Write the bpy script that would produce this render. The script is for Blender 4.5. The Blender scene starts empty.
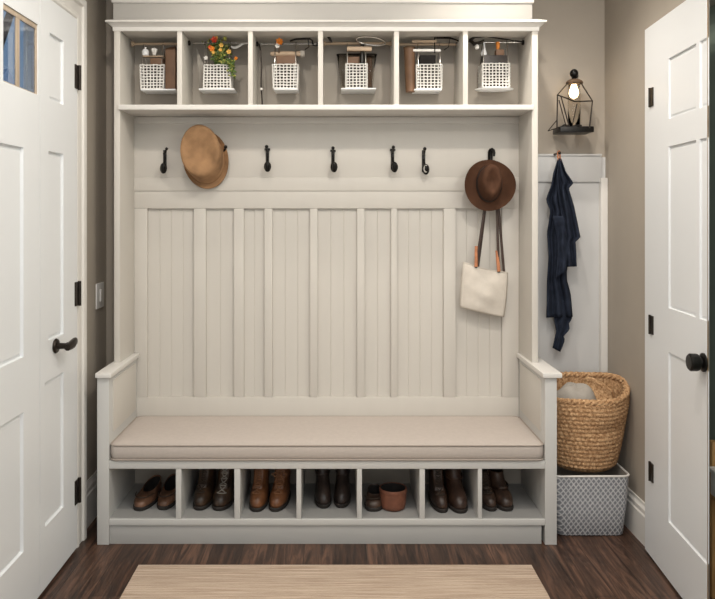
import bpy, bmesh, math, random
from mathutils import Vector, Matrix
random.seed(7)
PI = math.pi
C = bpy.context.scene.collection
F, VX, VY, H = 729.0, 335.0, 213.0, 1.366      # camera constants, camera stands at (0,0,H) looking along +Y

def at(px, py, Y):
    return Vector(((px - VX) * Y / F, Y, H + (VY - py) * Y / F))
def xa(px, Y): return (px - VX) * Y / F
def za(py, Y): return H + (VY - py) * Y / F
def lerp(a, b, t): return a + (b - a) * t

# ------------------------------------------------------------------ materials
def nt(name):
    m = bpy.data.materials.new(name); m.use_nodes = True
    t = m.node_tree; b = t.nodes['Principled BSDF']
    return m, t, b
def N(t, typ, **kw):
    n = t.nodes.new(typ)
    for k, v in kw.items():
        if k in n.inputs.keys(): n.inputs[k].default_value = v
        else: setattr(n, k, v)
    return n
def ramp(t, stops):
    r = t.nodes.new('ShaderNodeValToRGB'); e = r.color_ramp.elements
    while len(e) < len(stops): e.new(0.5)
    for el, (p, c) in zip(e, stops):
        el.position = p; el.color = (*c, 1)
    return r
def c4(c): return (*c, 1)
def simple(name, col, rough=.5, metal=0, var=.06, scale=12, bump=0, bscale=80, stretch=(1, 1, 1), spec=.5, detail=4):
    m, t, b = nt(name)
    tc = N(t, 'ShaderNodeTexCoord'); mp = N(t, 'ShaderNodeMapping'); mp.inputs['Scale'].default_value = stretch
    t.links.new(tc.outputs['Object'], mp.inputs['Vector'])
    n = N(t, 'ShaderNodeTexNoise', Scale=scale, Detail=detail)
    t.links.new(mp.outputs['Vector'], n.inputs['Vector'])
    r = ramp(t, [(.3, tuple(max(0, x * (1 - var)) for x in col)), (.7, tuple(min(1, x * (1 + var)) for x in col))])
    t.links.new(n.outputs['Fac'], r.inputs['Fac']); t.links.new(r.outputs['Color'], b.inputs['Base Color'])
    b.inputs['Roughness'].default_value = rough; b.inputs['Metallic'].default_value = metal
    b.inputs['Specular IOR Level'].default_value = spec
    if bump:
        n2 = N(t, 'ShaderNodeTexNoise', Scale=bscale, Detail=3)
        t.links.new(mp.outputs['Vector'], n2.inputs['Vector'])
        bp = N(t, 'ShaderNodeBump', Strength=bump, Distance=.004)
        t.links.new(n2.outputs['Fac'], bp.inputs['Height']); t.links.new(bp.outputs['Normal'], b.inputs['Normal'])
    return m

M = {}
M['cab'] = simple('cabinet_paint', (.60, .57, .52), .45, var=.015, scale=3)
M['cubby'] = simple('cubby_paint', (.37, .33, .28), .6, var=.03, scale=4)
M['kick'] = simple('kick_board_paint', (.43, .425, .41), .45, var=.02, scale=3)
M['fascia'] = simple('fascia_dimmed_paint', (.49, .47, .44), .5, var=.02, scale=3)  # cabinet paint darkened to offset the strong light falling on the fascia
M['shoefloor_shade'] = simple('cubby_floor_shade', (.33, .325, .315), .5, var=.03, scale=4)  # darker grey stands in for the shadow on the shoe cubby floors
M['cabfront'] = simple('cabinet_front_paint', (.55, .545, .525), .42, var=.015, scale=3)
M['back'] = simple('panel_paint', (.57, .54, .492), .5, var=.01, scale=4, stretch=(6, 6, .4))
M['white'] = simple('door_paint', (.755, .775, .79), .38, var=.012, scale=3)
M['trim'] = simple('trim_paint', (.70, .68, .645), .4, var=.015, scale=3)
M['niche'] = simple('wainscot_paint', (.57, .57, .565), .45, var=.02, scale=4)
M['wall'] = simple('taupe_wall_paint', (.39, .345, .29), .75, var=.03, scale=5, bump=.05, bscale=300)
M['green'] = simple('green_wall_paint', (.17, .21, .175), .7, var=.04, scale=5)
M['ceil'] = simple('ceiling_paint', (.72, .70, .67), .8, var=.02, scale=4)
M['black'] = simple('black_iron', (.012, .011, .010), .32, metal=.6, var=.2, scale=40)
M['bronze'] = simple('oil_rubbed_bronze', (.03, .023, .018), .38, metal=.7, var=.25, scale=40)
M['chrome'] = simple('brushed_steel', (.45, .43, .40), .25, metal=1, var=.1, scale=40)
M['steel'] = simple('polished_steel', (.62, .60, .57), .3, metal=.5, var=.05, scale=40)
M['plate'] = simple('white_plastic', (.78, .77, .75), .35, var=.01, scale=10)
M['greyplate'] = simple('grey_backplate', (.42, .43, .44), .5, var=.03, scale=10)
M['cushion'] = simple('cushion_linen', (.48, .425, .385), .85, var=.03, scale=60, bump=.12, bscale=500, spec=.2)
M['piping'] = simple('cushion_piping', (.36, .31, .27), .8, var=.03, scale=60)
M['straw'] = simple('tan_felt_straw', (.31, .178, .09), .8, var=.32, scale=14, bump=.2, bscale=220, spec=.2)
M['strawband'] = simple('light_straw', (.36, .21, .11), .8, var=.15, scale=24, bump=.2, bscale=200, spec=.2)
M['felt'] = simple('brown_felt', (.072, .032, .017), .85, var=.2, scale=20, bump=.15, bscale=300, spec=.2)
M['band'] = simple('dark_ribbon', (.018, .009, .006), .6, var=.1, scale=60)
M['canvas'] = simple('cream_canvas', (.60, .55, .485), .9, var=.05, scale=30, bump=.25, bscale=260, spec=.1)
M['strap'] = simple('dark_leather', (.045, .025, .018), .5, var=.2, scale=30)
M['copper'] = simple('tan_leather', (.45, .17, .07), .45, var=.2, scale=40)
M['navy'] = simple('navy_cloth', (.019, .024, .038), .95, var=.3, scale=25, bump=.5, bscale=160, spec=.1)
M['cloth'] = simple('grey_cloth', (.36, .33, .29), .9, var=.06, scale=40, bump=.2, bscale=120)
M['dirt'] = simple('brown_lining', (.11, .065, .035), .8, var=.3, scale=30)
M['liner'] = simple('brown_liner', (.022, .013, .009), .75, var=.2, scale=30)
M['kraft'] = simple('brown_kraft', (.16, .085, .045), .6, var=.15, scale=20)
M['wood'] = simple('light_wood', (.42, .31, .21), .55, var=.2, scale=10, stretch=(1, 12, 12))
M['oak'] = simple('golden_wood', (.38, .22, .08), .5, var=.2, scale=10, stretch=(14, 14, 1))
M['winwood'] = simple('window_frame_wood', (.45, .36, .27), .5, var=.12, scale=10, stretch=(8, 8, 1))
M['weave'] = simple('white_wicker', (.76, .74, .70), .6, var=.08, scale=60)
M['enamel'] = simple('white_enamel', (.72, .73, .74), .4, var=.02, scale=10)
M['leaf'] = simple('green_leaf', (.09, .15, .03), .6, var=.5, scale=60)
M['leaf2'] = simple('yellow_green_leaf', (.30, .30, .06), .6, var=.4, scale=60)
M['orange'] = simple('orange_petal', (.75, .25, .03), .5, var=.25, scale=80)
M['red'] = simple('red_petal', (.62, .06, .03), .5, var=.2, scale=80)
M['yellow'] = simple('yellow_petal', (.80, .50, .12), .5, var=.2, scale=80)
M['terra'] = simple('reddish_leather', (.17, .062, .034), .65, var=.2, scale=40, bump=.3, bscale=120)
M['darkin'] = simple('dark_lining', (.010, .008, .007), .9, var=.2, scale=30)
M['bark'] = simple('tree_bark', (.06, .05, .05), .9, var=.3, scale=20)
M['snow'] = simple('snow', (.8, .85, .95), .8, var=.03, scale=5)
def leather(name, col, hi, rough=.42):
    m, t, b = nt(name)
    tc = N(t, 'ShaderNodeTexCoord')
    n = N(t, 'ShaderNodeTexNoise', Scale=18, Detail=6)
    t.links.new(tc.outputs['Object'], n.inputs['Vector'])
    r = ramp(t, [(.40, col), (.64, hi)])
    t.links.new(n.outputs['Fac'], r.inputs['Fac']); t.links.new(r.outputs['Color'], b.inputs['Base Color'])
    n2 = N(t, 'ShaderNodeTexNoise', Scale=70, Detail=4); t.links.new(tc.outputs['Object'], n2.inputs['Vector'])
    bp = N(t, 'ShaderNodeBump', Strength=.35, Distance=.004)
    t.links.new(n2.outputs['Fac'], bp.inputs['Height']); t.links.new(bp.outputs['Normal'], b.inputs['Normal'])
    b.inputs['Roughness'].default_value = rough
    return m
M['loafer'] = leather('loafer_leather', (.075, .036, .020), (.19, .095, .055))
M['boot2'] = leather('worn_boot_leather', (.016, .010, .007), (.075, .040, .020))
M['boot3'] = leather('tan_boot_leather', (.11, .042, .016), (.21, .085, .034))
M['boot4'] = leather('black_boot_leather', (.018, .012, .010), (.045, .030, .024))
M['boot6'] = leather('brown_boot_leather', (.024, .012, .008), (.062, .032, .020))
M['boot7'] = leather('dark_brown_leather', (.028, .015, .010), (.075, .042, .027))
M['rub'] = simple('dark_rubber', (.016, .012, .010), .7, var=.2, scale=40)
M['lace'] = simple('shoe_lace', (.035, .022, .014), .8, var=.2, scale=80)
M['lacepale'] = simple('pale_lace', (.26, .24, .21), .8, var=.2, scale=80)
M['lacelt'] = simple('tan_lace', (.20, .09, .04), .8, var=.2, scale=80)
M['pale'] = simple('pale_tongue', (.17, .145, .12), .8, var=.2, scale=60)

# floor: dark planks running toward the bench
m, t, b = nt('dark_wood_planks')
tc = N(t, 'ShaderNodeTexCoord'); mp = N(t, 'ShaderNodeMapping'); mp.inputs['Rotation'].default_value = (0, 0, PI / 2)
t.links.new(tc.outputs['Object'], mp.inputs['Vector'])
bk = N(t, 'ShaderNodeTexBrick', Scale=1.0); bk.offset = .37
bk.inputs['Brick Width'].default_value = 1.3; bk.inputs['Row Height'].default_value = .125
bk.inputs['Mortar Size'].default_value = .0016; bk.inputs['Mortar Smooth'].default_value = .3; bk.inputs['Bias'].default_value = 0
bk.inputs['Color1'].default_value = (.040, .020, .0125, 1); bk.inputs['Color2'].default_value = (.076, .041, .027, 1); bk.inputs['Mortar'].default_value = (.012, .007, .005, 1)
t.links.new(mp.outputs['Vector'], bk.inputs['Vector'])
mp2 = N(t, 'ShaderNodeMapping'); mp2.inputs['Scale'].default_value = (11, .9, 1)
t.links.new(tc.outputs['Object'], mp2.inputs['Vector'])
n1 = N(t, 'ShaderNodeTexNoise', Scale=2.4, Detail=8, Roughness=.66, Distortion=1.8); t.links.new(mp2.outputs['Vector'], n1.inputs['Vector'])
r1 = ramp(t, [(.36, (.34, .32, .30)), (.5, (.95, .93, .92)), (.63, (2.0, 1.92, 1.85))]); t.links.new(n1.outputs['Fac'], r1.inputs['Fac'])
mx = N(t, 'ShaderNodeMix', data_type='RGBA', blend_type='MULTIPLY'); mx.inputs['Factor'].default_value = 1
t.links.new(bk.outputs['Color'], mx.inputs['A']); t.links.new(r1.outputs['Color'], mx.inputs['B']); t.links.new(mx.outputs['Result'], b.inputs['Base Color'])
b.inputs['Roughness'].default_value = .42
bp = N(t, 'ShaderNodeBump', Strength=.15, Distance=.003); t.links.new(n1.outputs['Fac'], bp.inputs['Height']); t.links.new(bp.outputs['Normal'], b.inputs['Normal'])
M['floor'] = m

# rug: fine cross ribs
m, t, b = nt('ribbed_jute')
tc = N(t, 'ShaderNodeTexCoord'); mp = N(t, 'ShaderNodeMapping'); mp.inputs['Scale'].default_value = (1.8, 80, 1)
t.links.new(tc.outputs['Object'], mp.inputs['Vector'])
n1 = N(t, 'ShaderNodeTexNoise', Scale=2.0, Detail=3, Roughness=.6); t.links.new(mp.outputs['Vector'], n1.inputs['Vector'])
w = N(t, 'ShaderNodeTexWave', Scale=42, Distortion=1.6, Detail=2); w.bands_direction = 'Y'
t.links.new(tc.outputs['Object'], w.inputs['Vector'])
mxf = N(t, 'ShaderNodeMix', data_type='FLOAT'); mxf.inputs['Factor'].default_value = .35
t.links.new(n1.outputs['Fac'], mxf.inputs['A']); t.links.new(w.outputs['Fac'], mxf.inputs['B'])
r1 = ramp(t, [(.36, (.23, .15, .10)), (.5, (.47, .35, .255)), (.62, (.68, .56, .45))])
t.links.new(mxf.outputs['Result'], r1.inputs['Fac']); t.links.new(r1.outputs['Color'], b.inputs['Base Color'])
bp = N(t, 'ShaderNodeBump', Strength=.4, Distance=.004); t.links.new(mxf.outputs['Result'], bp.inputs['Height']); t.links.new(bp.outputs['Normal'], b.inputs['Normal'])
b.inputs['Roughness'].default_value = .95
M['rug'] = m

# seagrass rope
m, t, b = nt('seagrass_rope')
tc = N(t, 'ShaderNodeTexCoord')
n1 = N(t, 'ShaderNodeTexNoise', Scale=95, Detail=5, Roughness=.75); t.links.new(tc.outputs['Object'], n1.inputs['Vector'])
r1 = ramp(t, [(.30, (.13, .058, .022)), (.46, (.40, .22, .10)), (.66, (.72, .48, .27))])
t.links.new(n1.outputs['Fac'], r1.inputs['Fac']); t.links.new(r1.outputs['Color'], b.inputs['Base Color'])
bp = N(t, 'ShaderNodeBump', Strength=.8, Distance=.005); t.links.new(n1.outputs['Fac'], bp.inputs['Height']); t.links.new(bp.outputs['Normal'], b.inputs['Normal'])
b.inputs['Roughness'].default_value = .85
M['rope'] = m

# woven grey/white diamond bin
m, t, b = nt('grey_diamond_weave')
tc = N(t, 'ShaderNodeTexCoord'); sp = N(t, 'ShaderNodeSeparateXYZ'); t.links.new(tc.outputs['Object'], sp.inputs[0])
def mth(op, a, bb=None):
    n = t.nodes.new('ShaderNodeMath'); n.operation = op
    for i, v in enumerate((a, bb)):
        if v is None: continue
        if isinstance(v, (int, float)): n.inputs[i].default_value = v
        else: t.links.new(v, n.inputs[i])
    return n.outputs[0]
u = mth('ADD', sp.outputs['X'], sp.outputs['Y'])
k = 2 * PI / .021
s1 = mth('SINE', mth('MULTIPLY', mth('ADD', u, mth('MULTIPLY', sp.outputs['Z'], .8)), k))
s2 = mth('SINE', mth('MULTIPLY', mth('SUBTRACT', u, mth('MULTIPLY', sp.outputs['Z'], .8)), k))
nz = N(t, 'ShaderNodeTexNoise', Scale=60, Detail=2); t.links.new(tc.outputs['Object'], nz.inputs['Vector'])
v = mth('ADD', mth('MULTIPLY', mth('ADD', mth('MAXIMUM', s1, s2), 1.0), .42), mth('MULTIPLY', nz.outputs['Fac'], .2))
r1 = ramp(t, [(.50, (.20, .21, .23)), (.80, (.29, .295, .31)), (.94, (.58, .58, .58))])
t.links.new(v, r1.inputs['Fac']); t.links.new(r1.outputs['Color'], b.inputs['Base Color']); b.inputs['Roughness'].default_value = .8
bp = N(t, 'ShaderNodeBump', Strength=.4, Distance=.003); t.links.new(v, bp.inputs['Height']); t.links.new(bp.outputs['Normal'], b.inputs['Normal'])
M['bin'] = m

def glass(name, col=(1, 1, 1), rough=0.0, ior=1.45):
    m, t, b = nt(name)
    b.inputs['Base Color'].default_value = c4(col); b.inputs['Transmission Weight'].default_value = 1
    b.inputs['Roughness'].default_value = rough; b.inputs['IOR'].default_value = ior
    return m
M['glass'] = glass('window_glass', (.93, .96, 1))
M['jar'] = glass('clear_jar_glass', (.95, .93, .9), .02, 1.2)
M['bulb'] = None
m, t, b = nt('glowing_filament')
b.inputs['Base Color'].default_value = (1, .8, .5, 1); b.inputs['Emission Color'].default_value = (1, .72, .40, 1); b.inputs['Emission Strength'].default_value = 7
M['bulb'] = m

# ------------------------------------------------------------------ mesh builder
class MB:
    def __init__(s): s.v = []; s.f = []
    def add(s, verts, faces, Mx=None):
        o = len(s.v)
        s.v += [(Mx @ Vector(p)) if Mx else Vector(p) for p in verts]
        s.f += [tuple(i + o for i in f) for f in faces]
        return s
    def box(s, x0, x1, y0, y1, z0, z1, bev=0.0, Mx=None, seg=2):
        bm = bmesh.new(); bmesh.ops.create_cube(bm, size=1)
        for v in bm.verts:
            v.co = Vector(((x0 + x1) / 2 + v.co.x * (x1 - x0), (y0 + y1) / 2 + v.co.y * (y1 - y0), (z0 + z1) / 2 + v.co.z * (z1 - z0)))
        if bev:
            bmesh.ops.bevel(bm, geom=list(bm.edges), offset=bev, segments=seg, affect='EDGES', profile=.6)
        bm.verts.index_update()
        s.add([v.co.copy() for v in bm.verts], [[v.index for v in f.verts] for f in bm.faces], Mx)
        bm.free(); return s
    def loft(s, rings, closed=True, cap0=False, cap1=False, Mx=None):
        n = len(rings[0]); vs = [p for r in rings for p in r]; fs = []
        for i in range(len(rings) - 1):
            for j in range(n if closed else n - 1):
                a = i * n + j; bb = i * n + (j + 1) % n
                fs.append((a, bb, bb + n, a + n))
        if cap0: fs.append(tuple(reversed(range(n))))
        if cap1: fs.append(tuple(range((len(rings) - 1) * n, len(rings) * n)))
        return s.add(vs, fs, Mx)
    def tube(s, pts, r, n=8, closed=False, Mx=None, flat=None):
        pts = [Vector(p) for p in pts]; k = len(pts); rings = []
        rr = r if isinstance(r, (list, tuple)) else [r] * k
        prev = None
        for i in range(k):
            a = pts[(i - 1) % k] if (closed or i) else pts[0]; c = pts[(i + 1) % k] if (closed or i < k - 1) else pts[-1]
            d = (c - a); d = d.normalized() if d.length > 1e-9 else Vector((0, 0, 1))
            if prev is None:
                up = Vector((0, 0, 1)) if abs(d.z) < .9 else Vector((0, 1, 0))
                u = d.cross(up).normalized()
            else:
                u = (prev - d * prev.dot(d)); u = u.normalized() if u.length > 1e-6 else d.orthogonal().normalized()
            prev = u; w = d.cross(u)
            q = flat if flat else 1
            rings.append([pts[i] + (u * math.cos(2 * PI * j / n) + w * math.sin(2 * PI * j / n) * q) * rr[i] for j in range(n)])
        if closed: rings.append(rings[0])
        return s.loft(rings, True, not closed, not closed, Mx)
    def lathe(s, prof, n=24, c=(0, 0, 0), Mx=None, sx=1, sy=1, cap0=False, cap1=False):
        rings = [[(c[0] + r * sx * math.cos(2 * PI * j / n), c[1] + r * sy * math.sin(2 * PI * j / n), c[2] + z) for j in range(n)] for r, z in prof]
        return s.loft(rings, True, cap0, cap1, Mx)
    def ball(s, c, r, n=12, sx=1, sy=1, sz=1, Mx=None):
        prof = [(max(1e-4, r * math.sin(PI * i / 8)), -r * sz * math.cos(PI * i / 8)) for i in range(9)]
        return s.lathe(prof, n, c, Mx, sx, sy, True, True)
    def grid(s, fn, nu, nv, Mx=None):
        vs = [fn(i / nu, j / nv) for i in range(nu + 1) for j in range(nv + 1)]
        fs = [(i * (nv + 1) + j, (i + 1) * (nv + 1) + j, (i + 1) * (nv + 1) + j + 1, i * (nv + 1) + j + 1) for i in range(nu) for j in range(nv)]
        return s.add(vs, fs, Mx)
    def build(s, name, mat, parent=None, local=False, solid=0, sub=0, sharp=38, base=None):
        off = Vector((0, 0, 0))
        if base is not None: off = Vector(base)
        elif parent is not None and not local:
            off = parent['_b'] if '_b' in parent.keys() else (0, 0, 0)
            off = Vector(tuple(off))
        me = bpy.data.meshes.new(name)
        me.from_pydata([tuple(v - off) for v in s.v], [], s.f)
        bm = bmesh.new(); bm.from_mesh(me); bmesh.ops.recalc_face_normals(bm, faces=bm.faces[:]); bm.to_mesh(me); bm.free()
        me.materials.append(M[mat]); me.update()
        for p in me.polygons: p.use_smooth = True
        me.set_sharp_from_angle(angle=math.radians(sharp))
        o = bpy.data.objects.new(name, me); C.objects.link(o)
        if parent is not None: o.parent = parent
        if base is not None: o.location = base
        o['_b'] = list(off)
        if solid:
            md = o.modifiers.new('thickness', 'SOLIDIFY'); md.thickness = solid; md.offset = 0
        if sub:
            md = o.modifiers.new('smooth', 'SUBSURF'); md.levels = sub; md.render_levels = sub
        return o

def thing(name, label, cat, loc, rz=0, group=None, kind=None):
    o = bpy.data.objects.new(name, None); C.objects.link(o); o.empty_display_size = .05
    o.location = loc; o.rotation_euler = (0, 0, rz); o['_b'] = list(loc)
    tag(o, label, cat, group, kind); return o
def tag(o, label, cat, group=None, kind=None):
    o['label'] = label; o['category'] = cat
    if group: o['group'] = group
    if kind: o['kind'] = kind
    return o

# ------------------------------------------------------------------ room shell
XL, XR, YB, YR, ZC = -1.09, 1.285, 3.475, -1.3, 2.75
o = MB().box(XL - .1, 2.2, YR - .1, YB + .1, -.1, 0).build('floor', 'floor'); tag(o, 'dark brown wood plank floor', 'floor', kind='structure')
o = MB().box(XL - .1, 2.2, YR - .1, YB + .1, ZC, ZC + .1).build('ceiling', 'ceil'); tag(o, 'plain pale ceiling over the entry', 'ceiling', kind='structure')
o = MB().box(XL - .1, XR + .1, YB, YB + .1, 0, ZC).build('wall_back', 'wall'); tag(o, 'taupe back wall behind the built-in bench', 'wall', kind='structure')
DY0, DY1 = 1.62, 2.962                                  # opening of the left double door
mb = MB(); mb.box(XL - .12, XL, DY1 + .02, YB, 0, ZC); mb.box(XL - .12, XL, DY0 - .02, DY1 + .02, 2.175, ZC); mb.box(XL - .12, XL, YR, DY0 - .02, 0, ZC)
o = mb.build('wall_left', 'wall'); tag(o, 'taupe left wall around the white double door', 'wall', kind='structure')
mb = MB(); mb.box(XR, XR + .085, 2.97, YB, 0, ZC); mb.box(XR, XR + .085, 1.9, 2.97, 2.118, ZC); o = mb.build('wall_right', 'wall'); tag(o, 'taupe right wall between the niche and the open door', 'wall', kind='structure')
XG = 1.37
o = MB().box(XG, XG + .1, YR, 2.97, 0, ZC).build('wall_closet', 'green'); tag(o, 'dark green wall beyond the open right door', 'wall', kind='structure')
o = MB().box(XL - .1, XG + .1, YR - .1, YR, 0, ZC).build('wall_rear', 'wall'); tag(o, 'taupe wall behind the viewer', 'wall', kind='structure')

def base_profile(mb, axis, fixed, sgn, a, b, h=.165):
    prof = [(0, 0), (.017, 0), (.017, h * .72), (.013, h * .76), (.013, h * .86), (.006, h * .93), (.005, h), (0, h)]
    rings = []
    for tt in (a, b):
        rings.append([(fixed + sgn * d, tt, z) if axis == 'x' else (tt, fixed + sgn * d, z) for d, z in prof])
    mb.loft(rings, True, True, True)
mb = MB(); base_profile(mb, 'x', XR, -1, 2.965, 3.455); o = mb.build('baseboard_right', 'trim', sharp=25); tag(o, 'cream baseboard along the right taupe wall', 'baseboard', kind='structure')
mb = MB(); base_profile(mb, 'x', XL, 1, 3.095, 3.455, .19); o = mb.build('baseboard_left', 'trim', sharp=25); tag(o, 'cream baseboard beside the left door casing', 'baseboard', kind='structure')
mb = MB(); base_profile(mb, 'x', XG, -1, YR, 2.96, .125); o = mb.build('baseboard_closet', 'trim', sharp=25); tag(o, 'cream baseboard along the dark green wall', 'baseboard', kind='structure')

# ------------------------------------------------------------------ doors
def leaf_face(fn, u0, u1, z0, z1, openings, thick, holes=()):
    """fn(u, z, d) -> point, d = depth behind the face. Returns frame builder and one builder per panel."""
    ops_ = list(openings) + list(holes)
    us = sorted({u0, u1, *[q for o in ops_ for q in o[:2]]}); zs = sorted({z0, z1, *[q for o in ops_ for q in o[2:]]})
    fr = MB()
    for i in range(len(us) - 1):
        for j in range(len(zs) - 1):
            uc, zc = (us[i] + us[i + 1]) / 2, (zs[j] + zs[j + 1]) / 2
            isop = any(o[0] < uc < o[1] and o[2] < zc < o[3] for o in ops_)
            ish = any(o[0] < uc < o[1] and o[2] < zc < o[3] for o in holes)
            q = [(us[i], zs[j]), (us[i + 1], zs[j]), (us[i + 1], zs[j + 1]), (us[i], zs[j + 1])]
            if not isop: fr.add([fn(a, b, 0) for a, b in q], [(0, 1, 2, 3)])
            if not ish: fr.add([fn(a, b, thick) for a, b in q], [(3, 2, 1, 0)])
    def rim(o, d0, d1):
        q = [(o[0], o[2]), (o[1], o[2]), (o[1], o[3]), (o[0], o[3])]
        fr.add([fn(a, b, d0) for a, b in q] + [fn(a, b, d1) for a, b in q], [(k, (k + 1) % 4, (k + 1) % 4 + 4, k + 4) for k in range(4)])
    rim((u0, u1, z0, z1), 0, thick)
    for o in holes: rim(o, 0, thick)
    panels = []
    for o in openings:
        p = MB(); steps = [(0, 0), (.0015, .0078), (.006, .0078), (.013, .0045)] if thick < .02 else [(0, 0), (.002, .011), (.007, .011), (.015, .006)]
        rings = []
        w = min(o[1] - o[0], o[3] - o[2])
        for ins, d in steps:
            ins = min(ins, w * .3)
            rings.append([fn(o[0] + ins, o[2] + ins, d), fn(o[1] - ins, o[2] + ins, d), fn(o[1] - ins, o[3] - ins, d), fn(o[0] + ins, o[3] - ins, d)])
        p.loft(rings, True, False, True); panels.append(p)
    return fr, panels

XD = -1.045
def YL(px): return -XD * F / (VX - px)
def zl(px, py): return za(py, YL(px))
def lf(u, z, d): return Vector((XD - d, u, z))
# leaf with the window
Yw0, Yw1 = YL(3.2), YL(38.2)
YM = YL(39.8)
wz0, wz1 = zl(38, 95), zl(38, 24.5)
op = [(YL(-26), YL(23.5), zl(23.5, 357), zl(23.5, 147.5)), (YL(-26), YL(23.5), zl(23.5, 552), zl(23.5, 412))]
fr, ps = leaf_face(lf, DY0, YM, .012, 2.15, op, .04, holes=[(Yw0, Yw1, wz0, wz1)])
d1 = fr.build('door_1', 'white', base=(XD, YM, .012), sharp=20); tag(d1, 'white entry door leaf with blue glass window at top left', 'door', kind='structure')
for p in ps: p.build('panel', 'white', d1, sharp=20)
wf = MB()
ym0, ym1 = YL(17.6), YL(21.0)
for (ya, yb, za_, zb_) in [(Yw0, Yw0 + .006, wz0, wz1), (Yw1 - .012, Yw1, wz0, wz1), (ym0, ym1, wz0 + .004, wz1 - .018), (Yw0 + .006, Yw1 - .012, wz0, wz0 + .004), (Yw0 + .006, Yw1 - .012, wz1 - .018, wz1)]:
    wf.box(XD - .012, XD - .004, ya, yb, za_, zb_, .001)
wf.build('window_frame', 'winwood', d1)
for a_, b_ in ((Yw0 + .006, ym0), (ym1, Yw1 - .012)):
    MB().box(XD - .011, XD - .008, a_, b_, wz0 + .004, wz1 - .018).build('window_pane', 'glass', d1)
# narrow leaf
op = [(YL(49.5), YL(63.5), zl(63.5, 105), zl(63.5, 41)), (YL(48.5), YL(63.5), zl(63.5, 334), zl(63.5, 154)), (YL(45), YL(63.5), zl(63.5, 507), zl(63.5, 372))]
fr, ps = leaf_face(lf, YM + .004, 2.955, .012, 2.15, op, .04)
d2 = fr.build('door_2', 'white', base=(XD, YM, .012), sharp=20); tag(d2, 'narrow white panelled door leaf with black lever handle', 'door', kind='structure')
for p in ps: p.build('panel', 'white', d2, sharp=20)
MB().box(XD - .052, XD - .041, YM - .02, YM + .025, .02, 2.14, .002).build('meeting_strip', 'white', d2)
# lever
hp = Vector((XD, YL(55), zl(57, 345)))
hd = MB(); hd.lathe([(.026, 0), (.028, .004), (.024, .010), (.012, .012), (.011, .04), (.014, .046)], 20, (0, 0, 0), Matrix.Translation(hp) @ Matrix.Rotation(PI / 2, 4, 'Y'), cap1=True)
hd.tube([hp + Vector((.05, -.012, -.004)), hp + Vector((.054, .02, 0)), hp + Vector((.05, .06, .006)), hp + Vector((.046, .085, .010))], [.013, .016, .014, .008], 10)
hd.build('handle', 'bronze', d2)
for py in (77.5, 293.5, 490.5):
    px = 76.5; Yh = 2.957; zc = za(py, Yh); h = MB()
    h.box(XD - .002, XD + .005, Yh - .032, Yh + .004, zc - .048, zc + .048, .001)
    h.tube([(XD + .007, Yh + .006, zc - .05), (XD + .007, Yh + .006, zc + .05)], .007, 10)
    h.build('hinge', 'bronze', d2)
# casing of the left door
mb = MB()
prof = [(0, 0), (0, .034), (.008, .040), (.020, .042), (.028, .036), (.066, .036), (.074, .044), (.098, .046), (.106, .040), (.106, 0)]   # (outward along wall, out of wall)
def casing(mb, y0, y1, zt):
    rings = []
    for (yy, sgn, zz, top) in ((y1, 1, 0, 0), (y1, 1, zt, 1), (y0, -1, zt, 1), (y0, -1, 0, 0)):
        rings.append([(XL + d, yy + sgn * o_, zz + (o_ if top else 0)) for o_, d in prof])
    mb.loft(rings, True, True, True)
casing(mb, DY0 - .006, 2.968, 2.155)
o = mb.build('trim_1', 'trim', sharp=25); tag(o, 'white moulded casing framing the left double door', 'door casing', kind='structure')
MB().box(XL - .1, XL, DY0 - .02, DY1 + .02, 0.001, .011).build('threshold', 'bronze', o)

# right door, swung open
A, Bp = Vector((1.252, 2.945)), Vector((1.206, 2.362))
ud = (Bp - A).normalized(); L3 = (Bp - A).length; nd = Vector((-ud.y, ud.x))
if nd.x > 0: nd = -nd
def rf(u, z, d):
    p = A + ud * (u - (d * 1.4 if u > L3 - 1e-3 else 0)) - nd * d; return Vector((p.x, p.y, z))
def ur(px):                                             # ray hit with the door plane
    k = (px - VX) / F
    return (A.x - k * A.y) / (k * ud.y - ud.x)
def zr(px, py): return za(py, A.y + ud.y * ur(px))
u1 = ur(668.5); 
op = [(u1, ur(696), zr(668.5, 119), zr(668.5, 58.5)), (ur(699.5), L3 - .004, zr(668.5, 119), zr(668.5, 58.5)),
      (u1, ur(696), zr(668.5, 308), zr(668.5, 146.5)), (ur(699.5), L3 - .004, zr(668.5, 308), zr(668.5, 146.5)),
      (u1, L3 - .004, zr(668.5, 522), zr(668.5, 352))]
fr, ps = leaf_face(rf, 0, L3, .010, 2.105, op, .0085)
d3 = fr.build('door_3', 'white', base=(A.x, A.y, .01), sharp=20); tag(d3, 'white panelled door standing open along the right wall', 'door', kind='structure')
for p in ps: p.build('panel', 'white', d3, sharp=20)
MB().add([rf(L3 + .0005, .01, .001), rf(L3 + .0005, .01, .008), rf(L3 + .0005, 2.105, .008), rf(L3 + .0005, 2.105, .001)] + [rf(L3 + .001, .01, .0015), rf(L3 + .001, .01, .0075), rf(L3 + .001, 2.105, .0075), rf(L3 + .001, 2.105, .0015)],
        [(0, 1, 5, 4), (1, 2, 6, 5), (2, 3, 7, 6), (3, 0, 4, 7), (4, 5, 6, 7)]).build('door_edge', 'oak', d3)
for py in (97, 325, 472.5):
    uh = ur(652.2); zc = zr(652.2, py); h = MB()
    a, bq = uh - .016, uh + .016
    h.add([rf(x, z, dd) for dd in (.001, -.005) for x, z in ((a, zc - .036), (bq, zc - .036), (bq, zc + .036), (a, zc + .036))], [(4, 5, 6, 7), (0, 1, 5, 4), (1, 2, 6, 5), (2, 3, 7, 6), (3, 0, 4, 7)])
    h.tube([rf(a, zc - .038, -.005), rf(a, zc + .038, -.005)], .0045, 8)
    h.build('hinge', 'bronze', d3)
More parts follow.
